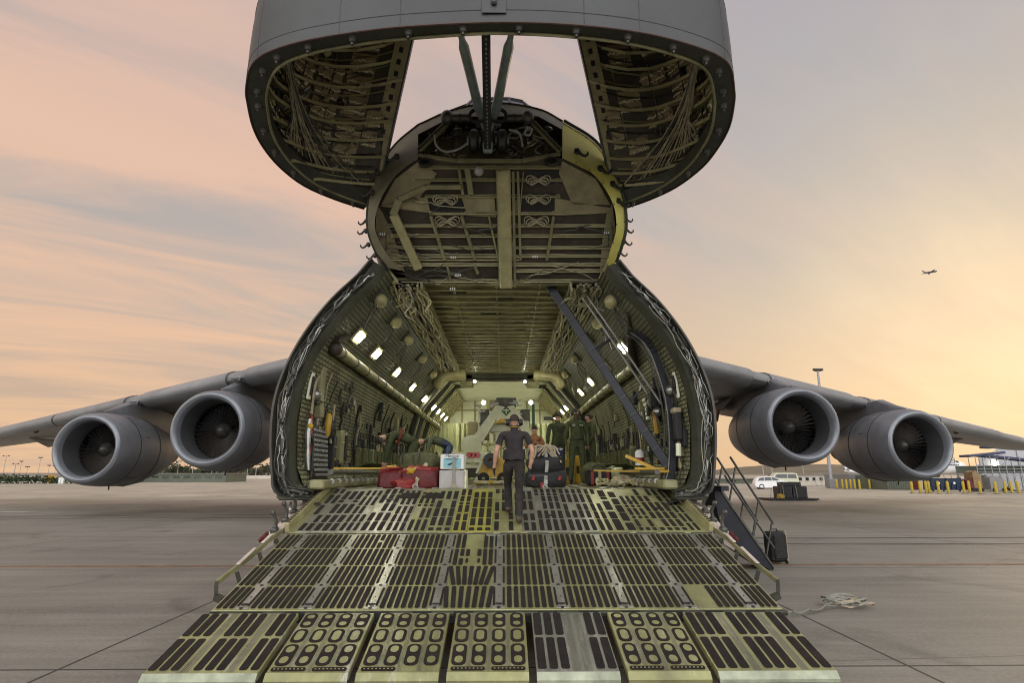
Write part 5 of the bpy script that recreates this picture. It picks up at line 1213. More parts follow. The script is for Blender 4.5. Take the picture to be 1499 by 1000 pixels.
# crates with a board
c_,w_=fb(645,681,11.2,.32); b=MB(); b.box(c_,(w_,.5,.34),None,0,.012); b.box(c_+V((0,-.255,.0)),(w_*.9,.01,.28),None,0,.003); b.box(c_+V((w_*.52,.02,.0)),(.05,.45,.36),None,1,.006); o=b.build('grey_crate',['cardboard','gold_line'],None,off=(c_.x,c_.y,FZ)); tag(o,'plain grey crate carrying the white printed box','crate')
zt=FZ+.345; b=MB(); c2=V((c_.x,11.2,zt+.145)); b.box(c2,(w_*.95,.48,.28),None,0,.012); BX=b.build('printed_box','white',None,off=(c_.x,11.2,zt)); tag(BX,'white box with a pale blue label standing on the grey crate','box')
b=MB(); b.box(c2+V((0,-.243,-.02)),(w_*.70,.004,.17),None,0); b.poly([c2+V((x,-.247,z)) for x,z in((-.10,-.05),(-.02,-.02),(.06,.02),(.02,-.03),(-.05,-.075))],1); b.box(c2+V((-.01,-.246,.045)),(w_*.5,.003,.018),None,1); b.box(c2+V((-.0,-.244,-.118)),(w_*.6,.003,.006),None,1); b.build('label','cyan ink'.split(),BX)
text_mesh('Medical',.085,.001,'ink',BX,c2+V((0,-.245,.078))-V((c_.x,11.2,zt)),(PI/2,0,0),0,'CENTER')
b=MB(); q=[PY(664,713,10.92),PY(664,700,10.93),PY(665,672,10.94),PY(667,664,11.1)]; strap(q,.06,0,b,(0,-1,0)); b.box(q[-1],(.07,.07,.14),None,1,.02); b.box(q[0],(.10,.05,.05),None,1,.01); o=b.build('tie_down_strap',['webbing','tan'],None,off=(q[0].x,10.92,FZ)); tag(o,'grey webbing strap tied upright over the printed box','strap')
# strapped luggage heap
LB=[]
def bag(nm,x0,x1,y,z,h,d,mats,lb,seed,gx=None,pw=.5,amp=.1):
    c_,w_=fb(x0,x1,y,h,z); b=MB(); lump(b,c_,(w_,d,h),0,amp,seed,pw=pw)
    if gx: gx(b,c_,w_,h,d)
    o=b.build(nm,mats,None,off=(c_.x,y,z)); tag(o,lb,'bag'); return o
def zips(b,c_,w_,h,d):
    for e in(-.32,.30): b.box(c_+V((e*w_,-d/2-.01,.02)),(.05,.02,.09),M3.Rotation(.4,3,'Y'),1,.01)
    b.bar(c_+V((-.45*w_,-d/2*.95,h*.2)),c_+V((.45*w_,-d/2*.95,h*.2)),.012,.014,2)
    b.box(c_+V((-.12*w_,-d/2-.02,-h*.33)),(.07,.02,.11),None,1,.02)
bag('luggage_bag',769,829,11.15,FZ,.34,.6,['blacknylon','red_lt','steel_dk'],'wide black bag with orange zip tags at the bottom of the heap',13,zips,.35)
bag('luggage_bag',772,826,11.25,FZ+.30,.30,.55,['blacknylon','steel_dk'],'squashed black bag in the middle of the strapped heap',17,None,.5)
bag('luggage_bag',776,824,11.4,FZ+.50,.30,.5,['navy','steel_dk'],'shiny navy bag on top of the strapped heap',19,None,.6,.16)
b=MB()
q=[PY(798,714,10.82),PY(799,700,10.85),PY(801,680,10.95),PY(799,664,11.05),PY(795,655,11.2)]; strap(q,.06,0,b,(0,-1,0)); b.lathe([(.03,-.01),(.05,-.01),(.05,.01),(.03,.01),(.03,-.01)],PY(798,714,10.8),'Y',12,1); b.box(PY(799,706,10.83),(.08,.03,.1),None,1,.01)
for k in range(9):
    x0=rnd(776,795); pts=[PY(x0,rnd(660,672),11.0),PY(x0+rnd(4,10),rnd(652,660),11.1),PY(rnd(800,812),rnd(652,662),11.1),PY(rnd(808,822),rnd(664,680),11.0)]; b.tube(cr(pts,14),.014,5,2)
o=b.build('cargo_net_strap',['webbing','steel','tan'],None,off=(q[0].x,10.82,FZ)); tag(o,'tangle of pale webbing with a vertical strap over the black and navy bags','strap')
c_,w_=fb(858,893,13.2,.36); b=MB(); b.box(c_,(w_,.5,.36),None,0,.06)
for e,m in((-.30,1),(.0,2),(.34,1)): b.box(c_+V((e*w_,-.255,0)),(.07,.015,.30),None,m,.006)
b.box(c_+V((0,-.02,.17)),(w_*1.02,.48,.05),None,3,.02); b.tube([c_+V((w_*.25*math.cos(a*PI/8),-.1,.18+.1*math.sin(a*PI/8))) for a in range(9)],.02,5,3)
o=b.build('equipment_bag',['blacknylon','red_lt','tan','olive_dark'],None,off=(c_.x,13.2,FZ)); tag(o,'boxy black equipment bag with red and cream stripes','bag')
bag('duffel_bag',850,888,13.75,FZ,.52,.6,['bag_green','olive_dark'],'large olive duffel slumped behind the striped black bag',23,None,.7,.14)
bag('canvas_bundle',885,912,13.9,FZ,.42,.5,['plastic','white_lin'],'pale translucent bundle beside the olive duffel',29,None,.6,.2)
bag('canvas_bundle',893,930,12.6,FZ,.22,.5,['tan','olive'],'heap of tan netting on the floor by the side wall',31,None,.9,.4)
b=MB()
for k in range(14):
    x,y=rnd(1.9,3.0),rnd(11.3,12.8); pts=[]
    for i in range(6): pts.append((x,y,FZ+.02+rnd(0,.14))); x+=rnd(-.2,.2); y+=rnd(-.2,.2)
    b.tube(cr(pts,20),.022,5,k%2)
o=b.build('chain_heap',['wire','olive_lt'],None,off=(2.4,12,FZ)); tag(o,'tangled heap of cargo chains on the floor under the ladder','chains')
p=PY(948,686,11.5); b=MB(); b.lathe([(0,0),(.09,0),(.09,.25),(.05,.3),(0,.3)],(p.x-.15,11.5,2.05),'Z',12,0); b.lathe([(.092,.05),(.092,.15)],(p.x-.15,11.5,2.05),'Z',12,1); o=b.build('plastic_jug',['white','red_lt'],None,off=(p.x-.15,11.5,2.05)); tag(o,'white jug with a red label on the yellow step bar','jug')
# ---- white A frame machine at the end of the hold
my=18.6
def mx(x,y,Y=my): return PY(x,y,Y)
MC=thing('ground_machine','cream machine with tall A frame and green diamond sign deep in the hold','machine',(0.1,my,FZ))
b=MB(); P=mx
for q in([(668,674),(690,674),(738,596),(726,594)],[(752,594),(742,596),(790,674),(806,674)]): b.prism([P(x,y) for x,y in q],(0,.25,0),0)
b.prism([P(x,y) for x,y in((731,597),(747,597),(758,614),(720,614))],(0,-.03,0),0); b.prism([P(x,y,my-.04) for x,y in((668,663),(715,663),(715,676),(668,676))],(0,.3,0),0)
part(b,'a_frame','machine',MC)
b=MB(); b.prism([P(741,603-8,my-.08),P(748,602.5,my-.08),P(741,610,my-.08),P(734,602.5,my-.08)][::-1],(0,.02,0),0); b.bar(P(736.5,601.5,my-.1),P(745.5,601.5,my-.1),.03,.01,1,(0,1,0)); b.bar(P(741,599.5,my-.1),P(741,606.5,my-.1),.03,.01,1,(0,1,0)); part(b,'diamond_sign',['green','white_lin'],MC)
b=MB()
for (x0,y0,x1,y1,m,dy) in((717,617,775,634,0,.3),(722,634,770,648,0,.25),(700,626,716,644,1,.6),(702,600,716,622,2,.7),(762,600,776,628,2,.7),(726,583,756,596,2,.6),(716,586,726,600,1,.7),(676,640,700,660,0,.5),(770,640,792,668,0,.5),(684,618,700,640,1,.8)):
    a=P(x0,y1,my+dy); c_=P(x1,y0,my+dy); b.box(((a.x+c_.x)/2,my+dy+.3,(a.z+c_.z)/2),(c_.x-a.x,.6,c_.z-a.z),None,m,.03)
for k in range(7): b.box(P(724+k*7.5,641,my+.22),(.06,.02,.22),None,1,.006)
part(b,'machine_body',['machine','tan_panel','steel_dk'],MC)
for k in range(24):
    x,y=rnd(702,780),rnd(588,625); a=P(x,y,my+.35); b=MB(); b.tube([a,a+V((rnd(-.25,.25),0,rnd(-.05,.05)))],rnd(.02,.05),6,0); part(b,'machine_pipe',('steel','steel_dk','wire_white')[k%3],MC)
for k in range(14):
    x,y=rnd(676,800),rnd(630,672); a=P(x,y,my+.1); b=MB(); b.tube(cr([a,a+V((rnd(-.3,.3),0,rnd(-.2,.2))),a+V((rnd(-.2,.2),0,rnd(-.3,.3)))],8),rnd(.015,.03),5,0); part(b,'machine_pipe',('steel','steel_dk','wire_white')[k%3],MC)
for x,c_ in((701,'machine'),(781,'green')):
    b=MB(); b.box(P(x,630,my+.6),(.09,.09,1.7),None,0,.02); part(b,'machine_post',c_,MC)
b=MB(); b.lathe([(0,-.10),(.28,-.10),(.33,-.06),(.33,.3)],P(690,653,my),'Y',24,0); part(b,'round_drum','machine',MC)
b=MB(); b.box(P(696,672,my-.1),(1.1,.3,.32),None,0,.03); b.box(P(694,684,my-.05),(1.0,.3,.12),None,0,.02); b.box(P(694,692,my),(.9,.3,.35),None,2,.02)
for x in(687,693,699): b.lathe([(0,-.03),(.09,-.03),(.09,.02)],P(x,667,my-.27),'Y',12,1)
part(b,'bumper',['machine','taillight','olive_dark'],MC)
b=MB(); b.prism([P(x,y,my-.02) for x,y in((722,620),(734,613),(748,613),(760,620))],(0,.2,0)); part(b,'yellow_cowl','yellow',MC)
b=MB()
for x in(708,777): b.ball(P(x,590,my+1.6),.07,0,6,8)
part(b,'work_light','lampwhite',MC)
# yellow machines on the floor
Y1=thing('yellow_cart','yellow wheeled cart with dark hose reel ahead of the cream machine','cart',(-.6,15.4,FZ))
b=MB(); Q=lambda x,y,Y=15.4:PY(x,y,Y)
b.prism([Q(x,y) for x,y in((700,700),(704,676),(714,664),(728,668),(740,676),(742,700))],(0,.5,0)); b.prism([Q(x,y,15.3) for x,y in((712,700),(716,684),(736,684),(738,700))],(0,.15,0)); b.tube([Q(700,700),Q(694,712),Q(690,714)],.05,6,1); b.tube([Q(706,676),Q(698,694)],.04,6,1); part(b,'cart_body',['yellow','machine'],Y1)
b=MB(); b.lathe([(.05,-.12),(.19,-.12),(.19,.1),(.05,.1)],Q(718,675,15.25),'Y',16); part(b,'hose_reel','black',Y1)
for x in(708,736):
    b=MB(); b.lathe([(.05,-.06),(.15,-.06),(.15,.06),(.05,.06)],V((Q(x,700).x,15.3,FZ+.15)),'Y',14); part(b,'wheel','rubber',Y1)
b=MB()
for k in range(22):
    p=Q(lerp(696,742,k/21),704,14.5); b.box((p.x,14.5+rnd(-.3,.3),FZ+.05),(rnd(.06,.2),.15,rnd(.05,.12)),M3.Rotation(rnd(-.5,.5),3,'Z'),k%3,.02)
o=b.build('chain_heap',['yellow','wire_white','olive_lt'],None,off=(-.5,14.5,FZ)); tag(o,'row of small chains and yellow fittings on the floor before the yellow cart','chains')
for (x0,x1,y0,y1,Y,lb) in((826,836,672,704,15.6,'yellow steel cabinet between two standing crew members'),(842,850,668,700,15.9,'yellow steel cabinet seen between the legs of the crew member facing us')):
    a=PY(x0,y1,Y); c_=PY(x1,y0,Y); b=MB(); b.box(((a.x+c_.x)/2,Y+.3,(FZ+c_.z)/2),(c_.x-a.x,.6,c_.z-FZ),None,0,.03); b.box(((a.x+c_.x)/2,Y-.01,lerp(FZ,c_.z,.5)),((c_.x-a.x)*.5,.02,.2),None,1,.005); o=b.build('yellow_cabinet',['yellow','black'],None,off=((a.x+c_.x)/2,Y+.3,FZ)); tag(o,lb,'cabinet')
# ================================================================== ON THE APRON
p=PZ(1137,826); SC=thing('suitcase','black upright suitcase standing on the concrete beside the crew stair','suitcase',(p.x,p.y,0))
b=MB(); b.box((p.x,p.y,.35),(.40,.30,.62),M3.Rotation(.35,3,'Z'),0,.05); R_=M3.Rotation(.35,3,'Z'); b.box(V((p.x,p.y,.36))+R_@V((0,-.16,0)),(.34,.04,.5),R_,0,.02); part(b,'case_body','blacknylon',SC)
b=MB()
for e in(-1,1): b.bar(V((p.x,p.y,.05))+R_@V((.20,e*.12,0)),V((p.x,p.y,.66))+R_@V((.20,e*.12,0)),.03,.03)
b.bar(V((p.x,p.y,.66))+R_@V((.20,-.12,0)),V((p.x,p.y,.66))+R_@V((.20,.12,0)),.03,.04); part(b,'case_frame','tan',SC)
b=MB(); b.tube([V((p.x,p.y,.66))+R_@V((x,0,z)) for x,z in((-.1,0),(-.08,.05),(.08,.05),(.1,0))],.018,6); part(b,'handle','steel_dk',SC)
for e in(-1,1): b=MB(); b.lathe([(.0,-.02),(.04,-.02),(.04,.02),(0,.02)],V((p.x,p.y,.04))+R_@V((.17,e*.12,0)),'X',10); part(b,'wheel','rubber',SC)
b=MB(); random.seed(11); pts=[PZ(x,y) for x,y in((1150,905),(1170,903),(1188,900),(1206,895),(1222,892))]; pts=[V((q.x,q.y,.02+.02*math.sin(i*2))) for i,q in enumerate(cr(pts,10))]
for a,c_ in zip(pts,pts[1:]): b.bar(a,c_,.10,.012,0,(0,.7,.5))
o=PZ(1236,890); 
for k in range(7):
    rx,ry=rnd(.18,.44),rnd(.10,.26); dx,dy=rnd(-.10,.14),rnd(-.08,.08); ph=rnd(0,6); ri=[]
    for i in range(19):
        a=ph+i*2*PI/16; ri.append(V((o.x+dx+rx*math.cos(a),o.y+dy+ry*math.sin(a),.03+.06*abs(math.sin(a*1.5+k))+.008*k)))
    for a,c_ in zip(ri,ri[1:]): b.bar(a,c_,.008,.026,0 if k%4 else 1,(0,.3,1))
o_=b.build('cargo_strap',['webbing','tan'],None,off=(o.x,o.y,0)); tag(o_,'coiled grey ratchet strap with one end trailing over the concrete','strap')
# pallet with black cases
p=PZ(1153,733); PL=tag(None or (lambda b:(b.box((p.x,p.y,.10),(3.5,2.2,.10),None,0,.02),[b.box((p.x+x,p.y,.03),(.2,2.1,.06),None,0) for x in(-1.5,0,1.5)],b.build('cargo_pallet','black',None,off=(p.x,p.y,0)))[-1])(MB()),'low dark cargo pallet lying on the apron','pallet')
def case(nm,dx,dy,z,sz,lb,mats=('black','steel_dk')):
    b=MB(); b.box((p.x+dx,p.y+dy,z+sz[2]/2),sz,None,0,.03)
    for e in(-.3,.3): b.box((p.x+dx+e*sz[0],p.y+dy-sz[1]/2,z+sz[2]*.85),(.1,.03,.06),None,1,.01); b.box((p.x+dx+e*sz[0]*1.4,p.y+dy-sz[1]/2,z+sz[2]/2),(.03,.02,sz[2]*.96),None,1)
    o=b.build(nm,mats,None,off=(p.x+dx,p.y+dy,z)); tag(o,lb,'case')
case('flight_case',-.25,.1,.15,(.95,1.0,.82),'black flight case on the pallet at the end with the yellow bundle'); case('flight_case',.78,.1,.15,(1.05,1.0,.82),'black flight case on the pallet, farther from the yellow bundle'); case('flight_case',.25,.1,.975,(1.4,.8,.30),'flat black case topmost on the loaded pallet')
b=MB(); lump(b,(p.x-.75,p.y-.5,.27),(.45,.35,.32),0,.3,3); q=b.build('cloth_bundle','yellow',None,off=(p.x-.75,p.y-.5,.15)); tag(q,'yellow bundle against the black flight case on the pallet','bundle')
b=MB(); 
for x in(-.45,.5): strap([(p.x+x,p.y-.5,.15),(p.x+x-.05,p.y-.48,1.0),(p.x+x-.05,p.y+.4,1.3)],.05,0,b,(0,-1,0))
b.tube([(p.x-1.4,p.y-.4,.15),(p.x-1.2,p.y-.2,.9)],.02,5); q=b.build('tie_down_strap','webbing',None,off=(p.x,p.y-.5,.15)); tag(q,'pair of pale straps over the cases on the pallet','strap')
# vehicles
def wheel(T_,x,y,r,w_,nm='wheel'):
    b=MB(); b.lathe([(r*.62,-w_/2),(r*.92,-w_/2),(r,-w_*.3),(r,w_*.3),(r*.92,w_/2),(r*.62,w_/2)],(0,0,0),'Y',20); o=b.build(nm,'rubber',T_,off=V((0,0,0))); o.location=(x,y,r)
    b=MB(); b.lathe([(0,-w_*.42),(r*.2,-w_*.44),(r*.62,-w_*.38),(r*.64,-w_*.2)],(0,0,0),'Y',14,0,1,1); 
    q=b.build('rim','steel',o,off=V((0,0,0)))
    if y>0: q.rotation_euler=(0,0,PI)
def car(nm,label,loc,rz_,prof,belt_,L_,W_,col,glassx,cat='car',wx=None,wr=.32):
    T_=thing(nm,label,cat,loc); T_.rotation_euler=(0,0,rz_)
    b=MB(); n=len(prof); G=[]
    for yy,kz,ky in((-W_/2,0,1),(-W_/2*.99,1,1),(0,1,1),(W_/2*.99,1,1),(W_/2,0,1)): pass
    rows=[]
    for t_ in(-1,-.97,-.86,-.5,0,.5,.86,.97,1):
        row=[]
        for (x,z) in prof:
            tum=1-.13*max(0,(z-belt_))/.6; e=1-abs(t_)**8*.06
            row.append(V((x*(1-.03*abs(t_)**4),t_*W_/2*tum,.18+(z-.18)*e)))
        rows.append(row)
    b.grid(rows,0); b.poly(rows[0],0); b.poly(rows[-1][::-1],0); b.build('car_body',col,T_,off=V((0,0,0)))
    for s in(-1,1):
        for q in glassx:
            b=MB(); P=[V((x,s*(W_/2*(1-.13*max(0,z-belt_)/.6)+.012),z)) for x,z in q]; b.poly(P if s<0 else P[::-1]); b.build('side_window','glass',T_,off=V((0,0,0)))
        b=MB(); b.box((prof[0][0]+.12,s*W_*.42,.82),(.12,.16,.22),None,0,.03); b.build('taillight','taillight',T_,off=V((0,0,0)))
        b=MB(); b.box((prof[-1][0]-.12,s*W_*.40,.72),(.16,.22,.14),None,0,.03); b.build('headlight','glass',T_,off=V((0,0,0)))
    for x in wx or(-L_*.31,L_*.31):
        for s in(-1,1): wheel(T_,x,s*(W_/2-.10),wr,.22)
    return T_
p=PZ(1130,717)
prof=[(-2.05,.30),(-2.1,.75),(-2.0,1.0),(-1.75,1.36),(-1.2,1.50),(-.2,1.53),(.45,1.42),(1.05,1.05),(1.75,.92),(2.08,.72),(2.12,.35),(1.7,.2),(-1.7,.2)]
car('parked_car','white hatchback parked on the apron behind the loaded pallet',(p.x,p.y,0),-.22,prof,.95,4.2,1.78,'white_paint',[[(-1.7,1.02),(-1.45,1.33),(-1.0,1.40),(-.95,1.02)],[(-.88,1.02),(-.9,1.41),(-.2,1.43),(-.05,1.03)],[(.02,1.03),(-.1,1.43),(.32,1.36),(.85,1.04)]])
p=PZ(1155,716); 
prof2=[(-2.3,.35),(-2.35,.9),(-2.2,1.85),(-1.9,1.95),(.6,1.95),(1.1,1.35),(2.0,1.2),(2.2,.9),(2.2,.35),(1.7,.25),(-1.7,.25)]
car('parked_van','cream coloured van standing behind the white hatchback',(p.x+1.2,p.y+5,0),PI-.1,prof2,1.2,4.6,1.9,'machine',[[(-2.0,1.25),(-1.95,1.75),(-.9,1.78),(-.9,1.25)],[(-.8,1.25),(-.8,1.78),(.5,1.75),(.95,1.28)]],'van')
# bollards
def bollard0():
    T_=thing('bollard','yellow steel bollard in the row before the parked trailers','bollard',(0,0,0),'yellow bollards along the apron edge')
    b=MB(); b.lathe([(.12,0),(.12,1.05),(.105,1.12),(.06,1.16),(0,1.18)],(0,0,0),'Z',14); b.build('post','bollard',T_,off=V((0,0,0)))
    b=MB(); b.box((0,0,.02),(.42,.42,.04),None,0,.01); b.build('foot_plate','steel_dk',T_,off=V((0,0,0))); return T_
BO=bollard0(); k=0
for (x,y) in[(1226,716.5),(1234,716.5),(1240,717),(1246,716.5),(1252,717),(1259,717.5),(1274,717),(1284,717),(1296,717.5),(1305,717.5),(1336,723),(1348,723),(1357,723),(1361,723),(1375,723.5),(1389,723.5),(1412,723.5),(1420,722),(1436,724),(1459,724),(1473,723),(1482,723),(1492,723)]:
    q=PZ(x,y); o=BO if k==0 else copy_tree(BO); o.location=(q.x,q.y,0); k+=1
    o['label']='yellow steel bollard in the row beyond the loaded pallet' if x<1310 else 'yellow steel bollard in the row before the blue dumpsters'
    o['group']='bollards beyond the loaded pallet' if x<1310 else 'bollards before the blue dumpsters'
# dumpsters
for i,(x0,x1,lb) in enumerate(((1369,1389,'navy dumpster with a white disc, half hidden by bollards'),(1391,1413,'navy dumpster with a white disc, nearer the scaffold dock'))):
    a=PZ(x0,721); c_=PZ(x1,721); Y=a.y+1.0; w_=(c_.x-a.x); cx_=(a.x+c_.x)/2
    T_=thing('dumpster',lb,'dumpster',(cx_,Y,0)); b=MB(); b.prism([(cx_-w_/2,Y-.6,.16),(cx_+w_/2,Y-.6,.16),(cx_+w_/2,Y-.75,1.30),(cx_-w_/2,Y-.75,1.30)],(0,1.3,0)); 
    for e in(-.5,-.17,.17,.5): b.box((cx_+e*w_*.96,Y-.70,.75),(.05,.08,1.0),None,0)
    part(b,'bin_body','dumpster',T_); b=MB(); b.box((cx_,Y-.05,1.34),(w_*1.02,1.5,.07),None,0,.02); part(b,'lid','dumpster',T_); b=MB(); b.lathe([(0,-.02),(.13,-.02),(.13,.0)],(cx_,Y-.74,.88),'Y',14); part(b,'white_disc','white',T_)
    for e in(-.4,.4): b=MB(); b.lathe([(0,-.04),(.09,-.04),(.09,.04),(0,.04)],(cx_+e*w_,Y-.55,.09),'X',10); part(b,'caster','rubber',T_)
# far masts
def mast(x,ytop,ybase,lb,D=None,r=.09,heads=3,arm=.8):
    q=PZ(x,ybase) if D is None else PY(x,ybase,D); q.z=0
    px0=x; z=CZ+(693-ytop)/835*q.y*1.03
    T_=thing('light_mast',lb,'light mast',q,'light masts round the airfield'); b=MB(); b.tube([q,V((q.x,q.y,z))],[r*1.6,r],8); part(b,'pole','mast',T_)
    b=MB(); b.bar((q.x-arm,q.y,z),(q.x+arm,q.y,z),.12,.12)
    for e in range(heads): b.box((q.x+lerp(-arm,arm,e/max(1,heads-1)),q.y-.1,z+.15),(.45,.3,.3),M3.Rotation(.5,3,'X'),0,.05)
    part(b,'lamp_head','steel_dk',T_); return T_
mast(1218,548,716,'thick light mast standing at the end of the bollard row, rising above the wing',None,.14,3,.45)
b=MB(); q=PZ(1218,716); b.box((q.x,q.y,.6),(.9,.9,1.2),None,0,.08); o=b.build('mast_footing','far_grey',None,off=(q.x,q.y,0)); tag(o,'grey concrete footing at the base of the thick light mast','footing')
random.seed(31)
for (x,yt,D) in((1118,666,150),(1131,672,170),(1177,681,190),(1243,674,170)):
    T_=mast(x,yt,700,'slim light mast beyond the white hatchback and van' if x<1200 else 'slim light mast above the red striped tail fin',D,.10,2,.5)
    T_['group']='slim masts beyond the hatchback' if x<1200 else 'slim mast by the tail fin'
for k in range(34):
    x=lerp(2,392,(k+rnd(.1,.9))/34); T_=mast(x,rnd(668,686),700,'far slim light mast against the low sunset horizon',rnd(190,260),rnd(.05,.09),random.choice((2,3,4)),rnd(.4,1.1)); T_['group']='slim masts along the western horizon'
# trees on the horizon
random.seed(41)
def tree(nm,loc,h,wd,lb,seed,leafn=150,group=None,mat='leaf'):
    rs=random.Random(seed); T_=thing(nm,lb,'tree',loc,group); b=MB(); z0=V((0,0,0))
    b.tube([(0,0,0),(.05*h,0,h*.3),(.0,0,h*.7)],[h*.04,h*.03,h*.012],6)
    for k in range(5): a=rs.uniform(0,6); b.tube([(0,0,h*(.3+.07*k)),(math.cos(a)*wd*.35,math.sin(a)*wd*.35,h*(.55+.08*k))],[h*.018,h*.006],5)
    b.build('trunk','bark',T_,off=z0); b=MB(); cl=[V((rs.uniform(-.4,.4)*wd,rs.uniform(-.4,.4)*wd,h*rs.uniform(.35,.92))) for _ in range(9)]
    for _ in range(leafn):
        c_=rs.choice(cl); d=V((rs.gauss(0,1),rs.gauss(0,1),rs.gauss(0,.8)))*wd*.13; p_=c_+d; u=V((rs.uniform(-1,1),rs.uniform(-1,1),rs.uniform(-1,1))).normalized(); v=u.orthogonal().normalized(); s_=wd*rs.uniform(.05,.10)
        b.poly([p_+u*s_,p_+v*s_,p_-u*s_,p_-v*s_])
    b.build('crown',mat,T_,off=z0,smooth=0); return T_
T0=[tree('tree',(0,0,0),5.2,5.5,'dark rounded tree on the far western horizon',s_,170) for s_ in(1,2,3)]; used=set()
for k in range(44):
    x=lerp(185,398,(k+rnd(.1,.9))/44); D=rnd(215,255); q=PY(x,700,D); i=k%3; o=T0[i] if i not in used else copy_tree(T0[i]); used.add(i)
    o.location=(q.x,D,0); f=rnd(.55,1.05); o.scale=(f*1.2,f,f*rnd(.7,1.05)); o.rotation_euler=(0,0,rnd(0,6)); o['group']='trees on the western horizon'
S0_=tree('shrub',(0,0,0),1.5,2.4,'low green shrub in front of the pale trailers',9,120,mat='shrub'); first=True
for k in range(13):
    x=lerp(-6,150,(k+rnd(.2,.8))/13); q=PZ(x,708.8); o=S0_ if first else copy_tree(S0_); first=False
    o.location=(q.x,q.y-1.2,0); f=rnd(.75,1.15); o.scale=(f,f,f); o.rotation_euler=(0,0,rnd(0,6)); o['group']='shrubs before the pale trailers'; o['category']='shrub'
def bldg(nm,x0,x1,ytop,ybase,wallm,roofm,lb,wins=(),depth=8,D=None,door=None,pitch=0,group=None):
    a=PZ(x0,ybase) if D is None else PY(x0,ybase,D); Y=a.y; c_=PY(x1,ybase,Y); h=CZ+(693-ytop)/835*Y*1.03; xa,xb=a.x,c_.x
    T_=thing(nm,lb,'building',((xa+xb)/2,Y+depth/2,0),group); b=MB(); b.box(((xa+xb)/2,Y+depth/2,h/2),(xb-xa,depth,h)); part(b,'wall',wallm,T_)
    b=MB(); b.box(((xa+xb)/2,Y+depth/2,h+.08),(xb-xa+.5,depth+.5,.16)); 
    if pitch: b.prism([(xa-.2,Y-.2,h+.16),(xb+.2,Y-.2,h+.16),(xb,Y+depth/2,h+pitch),(xa,Y+depth/2,h+pitch)],(0,.1,0))
    part(b,'roof',roofm,T_)
    for (f0,f1,z0,z1) in wins:
        b=MB(); b.box((lerp(xa,xb,(f0+f1)/2),Y-.02,lerp(0,h,(z0+z1)/2)),((f1-f0)*(xb-xa),.06,(z1-z0)*h)); W_=part(b,'window','glass',T_)
        b=MB(); b.box((lerp(xa,xb,(f0+f1)/2),Y-.05,lerp(0,h,z0)-.03),((f1-f0)*(xb-xa)+.15,.12,.06)); part(b,'sill',wallm,W_)
    return T_
bldg('site_trailer',-60,142,696,708,'far_white','far_roof','long pale trailer with two dark windows behind the shrubs',[(.595,.625,.35,.8),(.70,.725,.35,.8),(.3,.33,.35,.8)],5,None,None,.5)
bldg('terminal_block',175,330,694,707,'far_green','far_roof','long green grey block behind the outboard engine',[(.1+.1*k,.16+.1*k,.55,.75) for k in range(9)],10)
bldg('gatehouse',142,176,694,707.5,'far_green','far_roof','small dark green hut between the pale trailer and the long block',[(.2,.7,.45,.85)],6)
b=MB(); q=PZ(90,709); b.box((q.x,q.y,.55),(1.0,.6,1.1),None,0,.03); b.box((q.x,q.y-.31,.55),(.03,.02,1.0),None,1); o=b.build('utility_cabinet',['white','steel_dk'],None,off=(q.x,q.y,0)); tag(o,'pale utility cabinet at the apron edge near the yellow cart','cabinet')
def tug(nm,x,yb,D,lb,col,L_=2.6):
    q=PZ(x,yb) if D is None else PY(x,yb,D); q.z=0; T_=thing(nm,lb,'service vehicle',q); z0=V((0,0,0)); b=MB(); b.prism([(-L_/2,-.7,.3),(L_/2,-.7,.3),(L_/2,-.7,.9),(.1*L_,-.7,.95),(-.05*L_,-.7,1.6),(-L_/2+.1,-.7,1.6)],(0,1.4,0)); b.build('vehicle_body',col,T_,off=z0)
    b=MB(); b.box((-.28*L_,-.71,1.3),(.35*L_,.02,.4)); b.build('window','glass',T_,off=z0)
    for e in(-.3,.3): wheel(T_,e*L_,-.55,.32,.25); wheel(T_,e*L_,.55,.32,.25)
tug('service_cart',75,708.5,None,'yellow service cart parked by the pale utility cabinet','yellow',2.2)
tug('service_truck',342,702.2,None,'yellow truck far off below the inboard engine','bollard',6.0)
tug('service_truck',160,708,None,'grey truck far off behind the outboard engine','far_grey',4.0)
b=MB(); q=PY(180,702,205); e=PY(400,702,205); b.box(((q.x+e.x)/2,205,.55),(e.x-q.x,.3,1.1)); o=b.build('blast_fence','far_white',None,off=((q.x+e.x)/2,205,0)); tag(o,'long low pale wall along the far western edge of the apron','wall')
for k in range(5):
    x=lerp(200,385,(k+.5)/5); 
    T_=bldg('far_shed',x,x+rnd(6,12),rnd(696.5,698),701,'far_white','far_roof','small pale shed among the horizon trees',[(.2,.4,.4,.8)],6,210); T_['group']='sheds among the horizon trees'
